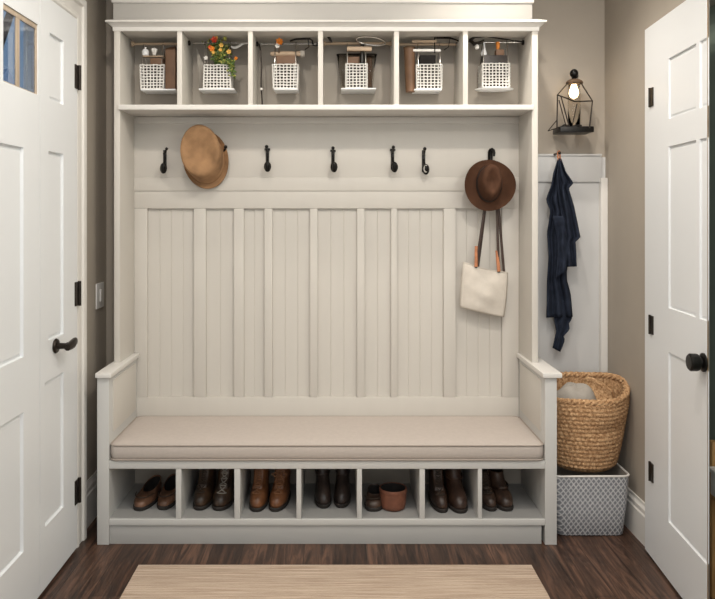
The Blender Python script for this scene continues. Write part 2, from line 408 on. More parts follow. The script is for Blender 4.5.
uk = ur(704); zk = zr(704, 362.5)
kp = rf(uk, zk, 0); kd = Vector((nd.x, nd.y, 0))
kb = MB(); 
Mk = Matrix.Translation(kp) @ kd.to_track_quat('Z', 'Y').to_matrix().to_4x4()
kb.lathe([(.031, 0), (.031, .005), (.024, .009), (.017, .010), (.017, .016), (.027, .019), (.029, .026), (.029, .044), (.024, .049), (.001, .050)], 20, Mx=Mk, cap1=True)
kb.build('knob', 'black', d3)

# ------------------------------------------------------------------ outside the window
o = MB().box(-9, XL - .3, -3, 12, -.12, -.02).build('ground', 'snow'); tag(o, 'snowy ground outside the door window', 'ground', kind='structure')
tr = thing('bare_tree', 'bare dark tree seen through the left door window', 'tree', (-3.1, 6.3, -.02))
def limb(mb, p, d, r, n):
    q = p + d; mid = (p + q) / 2 + Vector((random.uniform(-.05, .05),) * 3) * d.length
    mb.tube([p, mid, q], [r, r * .85, r * .65], 6)
    if n > 0:
        for _ in range(3):
            dd = (d.normalized() + Vector((random.uniform(-.8, .8), random.uniform(-.8, .8), random.uniform(-.1, .7)))).normalized() * d.length * .68
            limb(mb, q, dd, r * .6, n - 1)
mb = MB(); limb(mb, Vector((-3.1, 6.3, -.02)), Vector((.05, 0, 1.7)), .10, 4); mb.build('branches', 'bark', tr)
sh = thing('garden_shed', 'white snowy shed roof seen through the left door window', 'shed', (-4.7, 8.0, -.02))
MB().box(-6.6, -3.9, 7.4, 9.2, -.02, 2.2).build('wall', 'greyplate', sh)
MB().add([(-6.8, 7.1, 2.15), (-3.7, 7.1, 2.15), (-3.7, 9.4, 2.15), (-6.8, 9.4, 2.15), (-6.8, 8.25, 3.0), (-3.7, 8.25, 3.0)], [(0, 1, 5, 4), (2, 3, 4, 5), (1, 2, 5), (3, 0, 4), (3, 2, 1, 0)]).build('roof', 'snow', sh)

# ------------------------------------------------------------------ storage bench
YF, YK = 3.0, 3.45
S = F / YF
bx0, bx1 = xa(97, YF), xa(557, YF); ix0, ix1 = xa(109, YF), xa(545, YF)
zfl = lambda py: za(py, YF)
bench = thing('storage_bench', 'painted greige storage bench with seven shoe cubbies and raised arms', 'bench', ((bx0 + bx1) / 2, YF, 0))
for a, b_ in ((bx0, ix0), (ix1, bx1)):
    MB().box(a, b_, YF, YK - .026, 0, za(378, YF), .003).build('end_panel', 'cabfront', bench)
zcap = za(377.5, YF)
MB().box(bx0 - .004, ix0 + .012, YF - .014, YK - .03, zcap, zcap + .02, .004).build('arm_cap', 'trim', bench)
MB().box(ix1 - .012, bx1 + .018, YF - .014, YK - .03, zcap - .0, zcap + .02, .004).build('arm_cap', 'trim', bench)
MB().box(ix0, ix1, YF, YK - .03, zfl(469), zfl(461), .003).build('seat_board', 'cabfront', bench)
MB().box(ix0, ix1, YF, YK - .03, zfl(525.5), zfl(519.5), .002).build('shelf_board', 'cabfront', bench)
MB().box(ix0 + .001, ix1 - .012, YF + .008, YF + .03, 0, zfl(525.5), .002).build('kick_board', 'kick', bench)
for a, b_ in ((175.6, 181.2), (234.2, 240.2), (296.4, 301.2), (357, 362), (419.6, 425), (478, 482.2)):
    MB().box(xa(a, YF), xa(b_, YF), YF + .002, YK - .055, zfl(519.5), zfl(469), .002).build('divider', 'cabfront', bench)
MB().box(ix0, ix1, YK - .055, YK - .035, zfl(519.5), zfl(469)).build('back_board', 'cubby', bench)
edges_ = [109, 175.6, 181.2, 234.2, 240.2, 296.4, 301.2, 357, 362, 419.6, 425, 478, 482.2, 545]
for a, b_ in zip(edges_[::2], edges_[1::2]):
    MB().box(xa(a, YF), xa(b_, YF), YF + .010, YK - .055, zfl(519.5) - .001, zfl(519.5) + .002).build('cubby_shade_sheet', 'shoefloor_shade', bench)  # thin sheet added so the cubby floor looks shaded
for a, b_, m_ in ((ix0, ix0 + .004, 0), (ix1 - .004, ix1, 1)):
    MB().box(a, b_, YF + .05, YK - .06, zfl(445) + .04, zcap - .02, .001).build('arm_panel', 'cab', bench)

# cushion
ct, cb = zfl(444.5), zfl(461)
cx0, cx1, cy0, cy1 = ix0 + .004, ix1 - .004, YF - .004, YK - .0265
cu = MB()
def cring(z, ins, r=.03):
    pts = []
    X0, X1, Y0, Y1 = cx0 + ins, cx1 - ins, cy0 + ins, cy1 - ins
    for (ccx, ccy, a0) in ((X1 - r, Y1 - r, 0), (X0 + r, Y1 - r, 90), (X0 + r, Y0 + r, 180), (X1 - r, Y0 + r, 270)):
        for k in range(5):
            a = math.radians(a0 + k * 22.5); pts.append((ccx + r * math.cos(a), ccy + r * math.sin(a), z))
    for (p, q) in ():
        pass
    return pts
rings = [cring(cb, .012), cring(cb + .006, .002), cring(cb + .022, -.002), cring((ct + cb) / 2, -.003), cring(ct - .012, -.002), cring(ct - .003, .002), cring(ct + .001, .010), cring(ct + .004, .03), cring(ct + .009, .08), cring(ct + .010, .15)]
cu.loft(rings, True, True, True)
cush = cu.build('bench_cushion', 'cushion', base=((cx0 + cx1) / 2, (cy0 + cy1) / 2, cb), sharp=60)
tag(cush, 'long beige linen seat cushion on the storage bench', 'cushion')
for z in (ct - .003, cb + .006):
    MB().tube(cring(z, -.0015), .0035, 6, closed=True).build('piping', 'piping', cush)

# ------------------------------------------------------------------ panelled back
zb = lambda py: za(py, 3.43)
wx0, wx1 = xa(120, 3.2), xa(532, 3.2)
z_sh0 = za(110, 3.2)
back = thing('panel_back', 'greige board and batten back panel with hook rail above the bench', 'wall panel', ((wx0 + wx1) / 2, YK, zfl(461)))
openings = [(147.5, 194), (206, 234), (244, 264.5), (272.5, 310), (317.5, 357), (364.5, 391), (397, 443.5), (455.5, 502)]
ztop, zbot = zb(208.5), zb(397)
bead = MB()
def beadstrip(a, b_):
    n = max(2, round((b_ - a) / .055)); w = (b_ - a) / n; pts = []
    for i in range(n):
        x = a + i * w
        if i: pts += [(x - .002, 0), (x, .002), (x + .002, 0)]
        else: pts += [(x, 0)]
    pts.append((b_, 0)); return pts
for (a, b_) in openings:
    pts = beadstrip(xa(a, 3.43), xa(b_, 3.43))
    bead.loft([[(x, 3.4445 + d, z) for x, d in pts] for z in (zbot, ztop)], closed=False)
bead.box(wx0, wx1, 3.4472, 3.4497, zfl(461), z_sh0 - .001)
bead.build('beadboard', 'back', back, sharp=15)
YFc = 3.4255
edges = [wx0] + [xa(q, 3.43) for o_ in openings for q in o_] + [wx1]
for i in range(0, len(edges), 2):
    MB().box(edges[i], edges[i + 1], YFc, 3.446, zbot, ztop, .0025).build('stile', 'back', back)
MB().box(wx0, wx1, YFc, 3.446, zfl(461), zbot, .0025).build('bottom_rail', 'back', back)
MB().box(wx0, wx1, YFc, 3.446, ztop, zb(191), .0025).build('top_rail', 'back', back)
MB().box(wx0, wx1, YFc - .005, 3.446, zb(191), zb(177.5), .003).build('trim_strip', 'back', back)
MB().box(wx0, wx1, YFc, 3.446, zb(177.5), zb(124), .0015).build('hook_board', 'back', back)
MB().box(wx0, wx1, YFc - .004, 3.446, zb(124), z_sh0 - .001, .003).build('upper_rail', 'back', back)

# ------------------------------------------------------------------ overhead cubby cabinet
YU = 3.2
zu = lambda py: za(py, YU)
px0, px1 = xa(114, YU), xa(538, YU)
z_sh0, z_sh1, z_top = zu(110), zu(105), zu(30.5)
cab = thing('cubby_cabinet', 'tall greige overhead cabinet with six open cubbies and crown moulding', 'cabinet', ((px0 + px1) / 2, YU, zcap + .02))
MB().box(px0, wx0, YU, YK, zcap + .02, z_top, .002).build('side_panel', 'cab', cab)
MB().box(wx1, px1, YU, YK, zcap + .02, z_top, .002).build('side_panel', 'cab', cab)
MB().box(wx0 - .004, wx1 + .004, YU - .012, YK - .004, z_sh0, z_sh1, .002).build('shelf', 'trim', cab)
MB().box(wx0, wx1, YU, YK, z_top, z_top + .02, .001).build('top_board', 'cab', cab)
MB().box(wx0, wx1, YK - .012, YK - .002, z_sh1, z_top).build('back_board', 'cubby', cab)
for a, b_ in ((177, 182), (248, 252.8), (318, 323), (394, 399), (463, 468)):
    MB().box(xa(a, YU), xa(b_, YU), YU, YK - .012, z_sh1, z_top, .002).build('divider', 'cab', cab)
prof = [(0, z_top - .004), (.004, z_top - .002), (.005, z_top + .014), (.010, z_top + .018), (.022, z_top + .028), (.030, z_top + .031), (.030, z_top + .038), (0, z_top + .05)]
mb = MB(); rings = []
for (xx, yy, sx_, sy_) in ((px0, YK, -1, 0), (px0, YU, -1, -1), (px1, YU, 1, -1), (px1, YK, 1, 0)):
    rings.append([(xx + sx_ * o_, yy + sy_ * o_, z) for o_, z in prof])
mb.loft(rings, True, True, True); mb.build('crown_moulding', 'trim', cab, sharp=25)
fx0, fx1, YFa = xa(113.5, 3.23), xa(532, 3.23), 3.225
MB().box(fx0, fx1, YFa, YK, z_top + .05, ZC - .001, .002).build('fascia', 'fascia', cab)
zlg = za(1.5, 3.2)
MB().box(fx0 - .006, fx1 + .006, YFa - .008, YK, zlg, zlg + .016, .003).build('ledge', 'trim', cab)

# ------------------------------------------------------------------ niche wainscot at right
nx0 = px1 - .0
mb = MB()
zn = lambda py: za(py, 3.45)
wn = thing('trim_2', 'pale grey wainscot panel in the niche right of the bench', 'wainscot', (1.08, YB, 0), kind='structure')
MB().box(nx0 + .002, XR - .001, 3.462, YB, 0, zn(157)).build('field', 'niche', wn)
MB().box(nx0 + .002, 1.262, 3.450, 3.463, zn(182), zn(156), .003).build('rail', 'niche', wn)
MB().box(nx0 + .002, 1.262, 3.444, YB, zn(156), zn(154), .002).build('cap', 'niche', wn)
MB().box(1.252, XR - .001, 3.430, YB, 0, zn(178), .003).build('stile', 'trim', wn)

# light switch
ys, zs_ = 3.372, .985
sw = thing('light_switch', 'white light switch plate on the left taupe wall', 'light switch', (XL, ys, zs_ - .057))
cp = MB().box(XL - .001, XL + .006, ys - .052, ys + .052, zs_ - .058, zs_ + .058, .003).build('cover_plate', 'plate', sw)
MB().box(XL + .004, XL + .011, ys - .012, ys + .012, zs_ - .028, zs_ + .028, .002).build('rocker', 'plate', cp)

# ------------------------------------------------------------------ coat hooks
def hook(px, py0, py1, kind, label):
    Yw = YFc; x = xa(px, Yw); zt, zbm = za(py0, Yw), za(py1, Yw); h = zt - zbm
    t_ = thing('coat_hook', label, 'coat hook', (x, Yw, zbm), group='black coat hooks on the rail')
    MB().box(x - .008, x + .008, Yw - .005, Yw + .001, zbm + h * .18, zt - h * .04, .002).build('back_plate', 'black', t_)
    p = MB(); z1 = zt - h * .12
    dx = {0: .018, 1: 0, 2: 0, 3: 0, 4: .012}[kind]
    p.tube([(x, Yw - .003, z1 - .012), (x, Yw - .022, z1 - .008), (x + dx * .6, Yw - .040, z1), (x + dx, Yw - .048, z1 + .010)], [.006, .0055, .005, .004], 8)
    p.ball((x + dx * 1.05, Yw - .049, z1 + .012), .0085 if kind else .007)
    if kind in (1, 2): p.box(x - .013, x + .013, Yw - .012, Yw - .002, zt - h * .14, zt - h * .05, .002)
    p.build('upper_prong', 'black', t_)
    if kind == 4: return t_
    q = MB(); z2 = zbm + h * .28
    q.tube([(x, Yw - .003, z2 + .045), (x + .001, Yw - .018, z2 + .02), (x + .003, Yw - .034, z2 - .012), (x + .005, Yw - .052, z2 - .018), (x + .006, Yw - .060, z2 - .002), (x + .006, Yw - .061, z2 + .012)], [.006, .007, .009, .012, .011, .008], 10)
    q.ball((x + .005, Yw - .052, z2 - .004), .0165, sz=1.5, sx=1.0, sy=.45)
    q.build('lower_prong', 'black', t_)
    if kind == 3:
        MB().ball((x + .004, Yw - .060, z2 - .002), .0135, sz=1.35, sx=.85, sy=.5).build('disc', 'steel', t_)
    return t_
hook(165, 149, 175.5, 0, 'black iron coat hook farthest left, left of the tan hat')
hook(224.5, 147, 176, 4, 'black coat hook mostly hidden behind the tan hat')
hook(267.5, 147, 174, 1, 'black coat hook just right of the tan hat')
hook(333, 148.5, 174, 2, 'slim black coat hook at the middle of the rail')
hook(392.5, 147.5, 174.5, 2, 'black coat hook just left of the one with a shiny round disc')
hook(423.5, 149, 177, 3, 'black coat hook with a shiny round disc, second from the right')
# loop-shaped hook holding the fedora
x, Yw = xa(490.5, YFc), YFc
t_ = thing('coat_hook', 'black loop coat hook holding the brown fedora and tote', 'coat hook', (x, Yw, za(175, Yw)), group='black coat hooks on the rail')
MB().box(x - .010, x + .010, Yw - .005, Yw + .001, za(172, Yw), za(150, Yw), .002).build('back_plate', 'black', t_)
mb = MB(); zz = za(149.5, Yw)
mb.tube([(x - .008, Yw - .008, zz - .05), (x - .009, Yw - .014, zz - .012), (x - .006, Yw - .02, zz - .003), (x + .002, Yw - .026, zz), (x + .009, Yw - .03, zz - .006), (x + .011, Yw - .032, zz - .02), (x + .010, Yw - .03, zz - .034)], [.0065, .0065, .0065, .0065, .006, .006, .005], 8)
mb.tube([(x, Yw - .003, zz - .07), (x, Yw - .03, zz - .08), (x, Yw - .055, zz - .075), (x, Yw - .062, zz - .055)], [.006, .006, .006, .007], 8)
mb.build('prong', 'black', t_)

# ------------------------------------------------------------------ tan hat
def ell(cx, y, cz, a, b_, n=48, tilt=0, fy=None):
    pts = []
    for k in range(n):
        th = 2 * PI * k / n; u, w = a * math.cos(th), b_ * math.sin(th)
        xx = u * math.cos(tilt) - w * math.sin(tilt); zz = u * math.sin(tilt) + w * math.cos(tilt)
        pts.append(Vector((cx + xx, y + (fy(th) if fy else 0), cz + zz)))
    return pts
cx, cz = xa(205.5, 3.405), za(159.5, 3.405)
hat = thing('straw_hat', 'tan straw hat with a flat oval crown hanging left on the rail', 'hat', (cx, 3.41, cz - .13))
T = .12
mb = MB()
fb = lambda th: -.012 * math.cos(th) ** 2
mb.loft([ell(cx, 3.398, cz + .004, .085, .108, tilt=T), ell(cx + .002, 3.400, cz, .097, .126, tilt=T, fy=fb), ell(cx + .004, 3.396, cz - .002, .104, .134, tilt=T, fy=fb), ell(cx + .004, 3.401, cz - .002, .106, .136, tilt=T, fy=fb), ell(cx + .004, 3.406, cz - .002, .104, .134, tilt=T, fy=fb), ell(cx, 3.408, cz, .085, .11, tilt=T)])
mb.build('brim', 'straw', hat, sharp=60)
mb = MB(); ox, oz = -.006, .034
cr = [(0, .088, .112), (.25, .089, .115), (.6, .090, .118), (.88, .0905, .1195), (.96, .088, .117), (1.0, .082, .110), (.985, .070, .096), (.93, .05, .07), (.88, .02, .03)]
mb.loft([ell(cx + ox * f, 3.402 - .115 * f, cz + oz * f, a, b_, tilt=T * (1 - f) + .06) for f, a, b_ in cr], True, False, True)
mb.build('crown', 'straw', hat, sharp=60)
mb = MB()
mb.loft([ell(cx + ox * f, 3.402 - .115 * f, cz + oz * f, a, b_, tilt=T * (1 - f) + .06) for f, a, b_ in ((.06, .0895, .1135), (.05, .0905, .1145), (.30, .0910, .117), (.31, .090, .116))])
mb.build('hat_band', 'strawband', hat, sharp=60)

# ------------------------------------------------------------------ brown fedora
cx, cz, Yh = xa(487.5, 3.37), za(185.5, 3.37), 3.345
hat = thing('fedora', 'dark brown felt fedora with pinched crown hanging at right on the rail', 'hat', (cx, Yh, cz - .115))
curl = lambda k: (lambda th: -k * (math.cos(th) ** 2) + .006 * math.sin(th))
mb = MB()
mb.loft([ell(cx, Yh - .004, cz + .006, .056, .082), ell(cx, Yh, cz + .004, .075, .094, fy=curl(.006)), ell(cx, Yh + .002, cz, .098, .107, fy=curl(.018)), ell(cx, Yh, cz, .113, .115, fy=curl(.032)), ell(cx, Yh + .001, cz, .117, .118, fy=curl(.037)), ell(cx, Yh + .004, cz, .116, .117, fy=curl(.035)), ell(cx, Yh + .006, cz, .098, .107, fy=curl(.018)), ell(cx, Yh + .004, cz + .004, .056, .082)])
mb.build('brim', 'felt', hat, sharp=60)
mb = MB(); rings = []
for f, a, b_, pin in ((0, .057, .083, 0), (.2, .055, .081, 0), (.45, .052, .079, .1), (.7, .047, .077, .28), (.88, .043, .073, .42), (.96, .038, .067, .45), (1.0, .030, .058, .4)):
    r_ = []
    for k in range(48):
        th = 2 * PI * k / 48; u, w = a * math.cos(th), b_ * math.sin(th)
        u *= 1 - pin * max(0, -math.sin(th) + .15) ** 2 * .5 if math.sin(th) < .15 else 1
        r_.append(Vector((cx + u - .003 * f, Yh - .004 - .098 * f, cz + .006 + w + .012 * f)))
    rings.append(r_)
r0 = rings[-1]; ctr = sum(r0, Vector()) / len(r0)
rings.append([ctr + (p - ctr) * .7 + Vector((0, .006, 0)) for p in r0]); rings.append([ctr + (p - ctr) * .25 + Vector((0, .020, 0)) for p in r0])
mb.loft(rings, True, False, True); mb.build('crown', 'felt', hat, sharp=60)
mb = MB()
mb.loft([ell(cx, Yh - .004 - .098 * f, cz + .006 + .012 * f, a, b_) for f, a, b_ in ((.03, .0575, .083), (.02, .0595, .0852), (.22, .0572, .0828), (.23, .055, .081))])
mb.build('hat_band', 'band', hat, sharp=60)

# ------------------------------------------------------------------ tote bag
Yt = 3.385
TL, TR, BR, BL = at(463.5, 262, Yt), at(508, 272.5, Yt), at(504, 317, Yt), at(460, 307, Yt)
tote = thing('tote_bag', 'cream canvas tote bag hanging under the brown fedora', 'bag', ((BL.x + BR.x) / 2, Yt, BR.z))
mb = MB()
def tq(u, v, side):
    e0, e1 = TL.lerp(TR, u), BL.lerp(BR, u); p = e0.lerp(e1, v)
    bul = (math.sin(PI * u) ** .6) * (.006 + .022 * math.sin(PI * min(1, v * .85 + .05)))
    wob = .003 * math.sin(9 * u + 5 * v) + .002 * math.sin(17 * v - 4 * u)
    sag = .009 * math.sin(PI * u) * (1 - v) + .003 * math.sin(PI * u) * v
    p = p.copy(); p.z -= sag; p.x += .004 * math.sin(PI * v) * (1 if u > .5 else -1) * abs(2 * u - 1); p.y += (-bul - wob * math.sin(PI * u)) if side else bul * .5 + .001
    return p
mb.grid(lambda u, v: tq(u, v, 1), 26, 22); mb.grid(lambda u, v: tq(u, v, 0), 26, 22)
mb.loft([[tq(0, j / 22, 1) for j in range(23)], [tq(0, j / 22, 0) for j in range(23)]], closed=False)
mb.loft([[tq(1, j / 22, 1) for j in range(23)], [tq(1, j / 22, 0) for j in range(23)]], closed=False)
mb.loft([[tq(j / 26, 1, 1) for j in range(27)], [tq(j / 26, 1, 0) for j in range(27)]], closed=False)
mb.build('body', 'canvas', tote, solid=.0015, sharp=60)
MB().tube([tq(j / 26, .0, 1) + Vector((0, -.001, 0)) for j in range(27)], .0025, 6).build('hem', 'canvas', tote)
hk = Vector((xa(490.5, YFc), YFc - .052, za(168, YFc)))
def strap(pl, pr, dy, name='strap'):
    pts = []
    for i in range(8): pts.append(pl.lerp(hk + Vector((-.012, dy, -.008)), i / 8))
    pts += [hk + Vector((-.008, dy, 0)), hk + Vector((0, dy, .003)), hk + Vector((.008, dy, 0))]
    for i in range(8): pts.append((hk + Vector((.012, dy, -.008))).lerp(pr, (i + 1) / 8))
    mb = MB(); mb.tube(pts, .0062, 8, flat=.4); return mb.build(name, 'strap', tote)
a1, a2 = tq(.27, .03, 1) + Vector((0, -.004, 0)), tq(.78, .02, 1) + Vector((0, -.004, 0))
front_strap = strap(a1, a2, -.002)
b1, b2 = tq(.33, .03, 0), tq(.92, .05, 0) + Vector((0, .0, 0))
strap(b1, b2, .006)
for p0, p1 in ((a1, at(476.4, 246, Yt - .01)), (a2, at(497, 250.5, Yt - .01))):
    mb = MB(); d = p1 - p0
    mb.tube([p0 + d * .05 + Vector((0, -.003, 0)), p0 + d * .4 + Vector((0, -.002, 0)), p1 + Vector((0, -.001, 0))], .0078, 8, flat=.5); mb.build('leather_tab', 'copper', front_strap)

# ------------------------------------------------------------------ navy scarf
Ysc = 3.405
SX = lambda x, y, d: at(520 + x / 2.5, 140 + y / 2.5, Ysc - d)
scf = thing('scarf', 'dark navy draped scarf hanging by a brown loop in the right niche', 'scarf', tuple(SX(98, 528, 0)))
def drape(lft, rgt, d0, folds, amp, ph, name, rows=44, cols=22):
    def edge(e, t_):
        y = lerp(e[0][1], e[-1][1], t_)
        for (xa_, ya), (xb, yb) in zip(e, e[1:]):
            if ya <= y <= yb and yb > ya: return lerp(xa_, xb, (y - ya) / (yb - ya)), y
        return e[-1]
    def fn(u, v):
        xl, yl = edge(lft, v); xr, yr = edge(rgt, v)
        x, y = lerp(xl, xr, u), lerp(yl, yr, u)
        w = min(1, v * 4 + .15)
        d = d0 + amp * w * math.sin(folds * 2 * PI * u + ph + 1.6 * math.sin(3 * v)) + amp * .4 * math.sin(11 * v + 6 * u)
        return SX(x, y, d)
    mb = MB(); mb.grid(fn, cols, rows); return mb.build(name, 'navy', scf, solid=.004, sharp=80)
drape([(95, 48), (84, 82), (78, 112), (65, 150), (77, 178), (68, 232), (72, 292), (68, 352), (66, 444)], [(101, 48), (108, 82), (115, 120), (120, 180), (124, 250), (116, 330), (117, 352), (126, 384), (131, 442)], .012, 2.4, .014, .3, 'back_fold')
drape([(97, 46), (92, 90), (98, 150), (106, 200), (108, 253), (105, 318)], [(102, 46), (113, 76), (133, 108), (121, 121), (135, 168), (151, 246), (138, 251), (142, 316)], .032, 2.0, .013, 1.2, 'front_fold')
drape([(82, 190), (92, 240), (94, 290), (90, 345)], [(108, 190), (118, 240), (120, 290), (117, 325)], .044, 1.2, .007, 2, 'middle_fold', 24, 14)
drape([(86, 400), (85, 447), (91, 478), (82, 520)], [(126, 400), (130, 448), (122, 458), (124, 474), (108, 490), (112, 500), (101, 530)], .006, 1.5, .006, 2.0, 'tail', 20, 14)
mb = MB(); p = SX(97, 40, .03)
mb.tube([SX(98, 54, .03), SX(94, 42, .03), SX(95, 30, .032), SX(98, 27, .033), SX(100, 31, .032), SX(100, 42, .03), SX(100, 54, .03)], .004, 8); mb.build('loop', 'copper', scf)
pg = thing('coat_peg', 'small dark peg under the lantern holding the navy scarf', 'peg', tuple(SX(98, 32, 0)))
mb = MB(); q = SX(97.5, 33, .03); mb.tube([(q.x, 3.476, q.z), (q.x, q.y - .004, q.z)], .005, 8); mb.ball((q.x, q.y - .008, q.z + .001), .0075); mb.build('pin', 'bronze', pg)

# ------------------------------------------------------------------ wall lantern
Yl = 3.37
lan = thing('wall_lantern', 'wire cage wall lantern with a glowing bulb above the niche', 'lantern', tuple(at(573, 133, Yl)))
c = at(574, 73.5, Yl)
mbf = mb = MB(); mb.ball(tuple(c), .0195, 16, sz=1.08); mb.lathe([(.008, -.05), (.008, -.03), (.012, -.022), (.006, -.016)], 12, tuple(c)); mb.build('finial', 'black', lan)
cc = at(574.5, 81.5, Yl)
mb = MB(); mb.lathe([(.001, .012), (.020, .010), (.034, .003), (.039, -.004), (.038, -.010), (.030, -.013), (.001, -.014)], 24, tuple(cc), sy=.9); mb.build('cap', 'dirt', lan)
b0, bt = za(128, Yl), za(85, Yl)
mb = MB()
mb.lathe([(.024, 0), (.026, -.02), (.027, -.10), (.026, b0 - bt + .0)], 20, (cc.x - .002, Yl, bt)); mb.build('glass_tube', 'jar', lan, solid=.0015)
mb = MB(); mb.lathe([(.008, .0), (.010, -.012), (.020, -.032), (.022, -.048), (.016, -.064), (.001, -.072)], 16, (cc.x - .003, Yl, bt + .008), cap1=True); mb.build('bulb', 'bulb', lan)
# base slab
p0, p1 = at(556.5, 130, Yl), at(590, 130, Yl)
mb = MB(); mb.box(p0.x, p1.x, Yl - .055, Yl + .06, za(133.5, Yl), za(127.5, Yl), .005)
for k in range(9):
    a = random.uniform(p0.x + .02, p1.x - .02); mb.ball((a, Yl + random.uniform(-.05, .02), za(127, Yl)), random.uniform(.008, .016), 8, sz=.7)
mb.build('base', 'black', lan)
wl = lambda *pts: [at(a, b_, Yl + d) for a, b_, d in pts]
mb = MB(); r_ = .0032
for d in (-.055, .055):
    e = d * .45
    mb.tube(wl((568, 83, e), (557.5, 95, d), (557, 128, d)), r_, 6)
    mb.tube(wl((581, 83, e), (592.5, 101, d), (589.5, 128, d)), r_, 6)
    mb.tube(wl((557.5, 95, d), (566, 98, d), (574, 101.5, d), (592.5, 101, d)), r_, 6)
mb.tube(wl((557.5, 95, -.055), (557.5, 95, .055)), r_, 6); mb.tube(wl((592.5, 101, -.055), (592.5, 101, .055)), r_, 6)
mb.tube(wl((561, 96, -.058), (569, 126, -.058)), r_ * .9, 6); mb.tube(wl((559, 100, -.058), (566, 126, -.05)), r_ * .8, 6)
mb.tube(wl((560, 127, -.03), (548, 131, .0)), .0022, 6); mb.tube(wl((557, 120, -.03), (548, 131, 0)), .0018, 6)
mb.tube(wl((577, 104, -.05), (572, 127, -.04)), .0022, 6)
mb.build('cage', 'bronze', lan)
mb = MB(); w0 = at(574, 76, Yl)
w1 = at(575, 76, YB); mb.tube([(w0.x, Yl, w0.z + .002), (w1.x, YB - .01, w1.z + .002)], .006, 8); mb.lathe([(.013, 0), (.013, .01), (.008, .016)], 16, Mx=Matrix.Translation((w1.x, YB, w1.z)) @ Matrix.Rotation(PI / 2, 4, 'X'), cap1=True)
mb.build('wall_arm', 'black', lan)
# ------------------------------------------------------------------ grey bin and seagrass basket
X0, X1, Y0, Y1, Zt = .920, 1.247, 3.068, 3.385, .254
def brr(z, ins, r=.03, taper=0):
    k = (1 - z / Zt) * taper
    a0, a1, c0, c1 = X0 + ins + k, X1 - ins - k, Y0 + ins + k * .6, Y1 - ins - k * .6
    pts = []
    for (ccx, ccy, s0) in ((a1 - r, c1 - r, 0), (a0 + r, c1 - r, 90), (a0 + r, c0 + r, 180), (a1 - r, c0 + r, 270)):
        for q in range(6):
            a = math.radians(s0 + q * 18); pts.append((ccx + r * math.cos(a), ccy + r * math.sin(a), z + (.006 * math.sin((ccx - X0) * 9) if z > .2 else 0)))
    return pts
bn = thing('storage_bin', 'grey and white diamond-patterned storage bin on the floor below the seagrass basket', 'bin', ((X0 + X1) / 2, (Y0 + Y1) / 2, 0))
mb = MB(); mb.loft([brr(.001, .004, .03, .022), brr(.006, 0, .03, .022), brr(Zt * .5, -.002, .03, .022), brr(Zt, 0, .03, .022)], True, True)
mb.build('body', 'bin', bn, sharp=60)
mb = MB(); mb.loft([brr(Zt, .003, .03, .022), brr(Zt * .5, .006, .03, .022), brr(.012, .008, .03, .022)], True, False, True); mb.build('lining', 'cloth', bn, sharp=60)
MB().tube(brr(Zt + .001, .001, .03), .0045, 6, closed=True).build('rim', 'trim', bn)

bc = Vector((1.096, 3.225, .250))
bk_ = thing('seagrass_basket', 'round braided seagrass basket wedged on top of the grey bin', 'basket', tuple(bc))
Hb, rows, seg = .335, 17, 150
def bpt(f, th, inset=0):
    # f 0..1 bottom to rim
    rx = lerp(.126, .184, min(1, f * 1.15) ** .7) - inset; ry = lerp(.112, .170, min(1, f * 1.15) ** .7) - inset
    if f < .08: rx -= (.08 - f) * .25; ry -= (.08 - f) * .25
    row = int(f * rows); fr_ = f * rows - row
    b_ = .0038 * math.sin(PI * fr_) + .0032 * math.sin(th * 46 + row * 2.2 + fr_ * 2.2)
    dent = .012 * math.exp(-((f - .62) / .09) ** 2) * math.exp(-((th + PI / 2 - .35) / .5) ** 2)
    if inset: b_ *= -.6
    tz = .028 * math.sin(th) * f + .018 * math.cos(th) * f + .008 * math.sin(3 * th + 1) * f
    return Vector((bc.x + (rx + b_ - dent) * math.cos(th) + .006 * f, bc.y + (ry + b_ - dent) * math.sin(th), bc.z + Hb * f + tz))
ths = [-PI + 2 * PI * k / seg for k in range(seg)]
mb = MB(); ns = rows * 5
rings = [[bpt(.0, th) * 1 for th in ths]] + [[bpt(min(.9999, i / ns), th) for th in ths] for i in range(1, ns + 1)]
mb.loft(rings, True, True); mb.build('wall', 'rope', bk_, sharp=80)
mb = MB(); rings = [[bpt(f, th, .017) for th in ths[::2]] for f in (.999, .9, .8, .7, .6, .5, .4)]
mb.loft(rings, True, False, True); mb.build('lining', 'rope', bk_, sharp=80)
mb = MB()
for kk in range(3):
    pts = []
    for i in range(120):
        th = 2 * PI * i / 120; p = bpt(.995, th, .008); ph = 14 * th + kk * 2 * PI / 3
        n_ = Vector((math.cos(th), math.sin(th), 0)); pts.append(p + n_ * .007 * math.cos(ph) + Vector((0, 0, .008 + .007 * math.sin(ph))))
    mb.tube(pts, .0085, 6, closed=True)
mb.build('rim', 'rope', bk_, sharp=80)
mb = MB()
def pl(u, v):
    a = 2 * PI * u; r_ = v * .105
    return Vector((1.065 + r_ * 1.0 * math.cos(a), 3.245 + r_ * .8 * math.sin(a), .575 + .022 * (1 - v ** 4) - .07 * v ** 5 + .009 * math.sin(3 * a + 5 * v) + .10 * r_ * math.cos(a - .6)))
mb.grid(pl, 40, 10); o = mb.build('folded_cloth', 'cloth', None, base=(1.075, 3.245, .50), sharp=80); tag(o, 'crumpled grey cloth lying inside the seagrass basket', 'cloth')
mb = MB()
def flap(u, v):
    x = lerp(1.135, 1.235, u); y = 3.30 - .07 * u - .01 * math.sin(6 * v)
    return Vector((x, y, .47 + .155 * v * (1 - .25 * u) + .008 * math.sin(5 * u)))
mb.grid(flap, 12, 10); mb.build('inner_flap', 'rope', bk_, solid=.01)

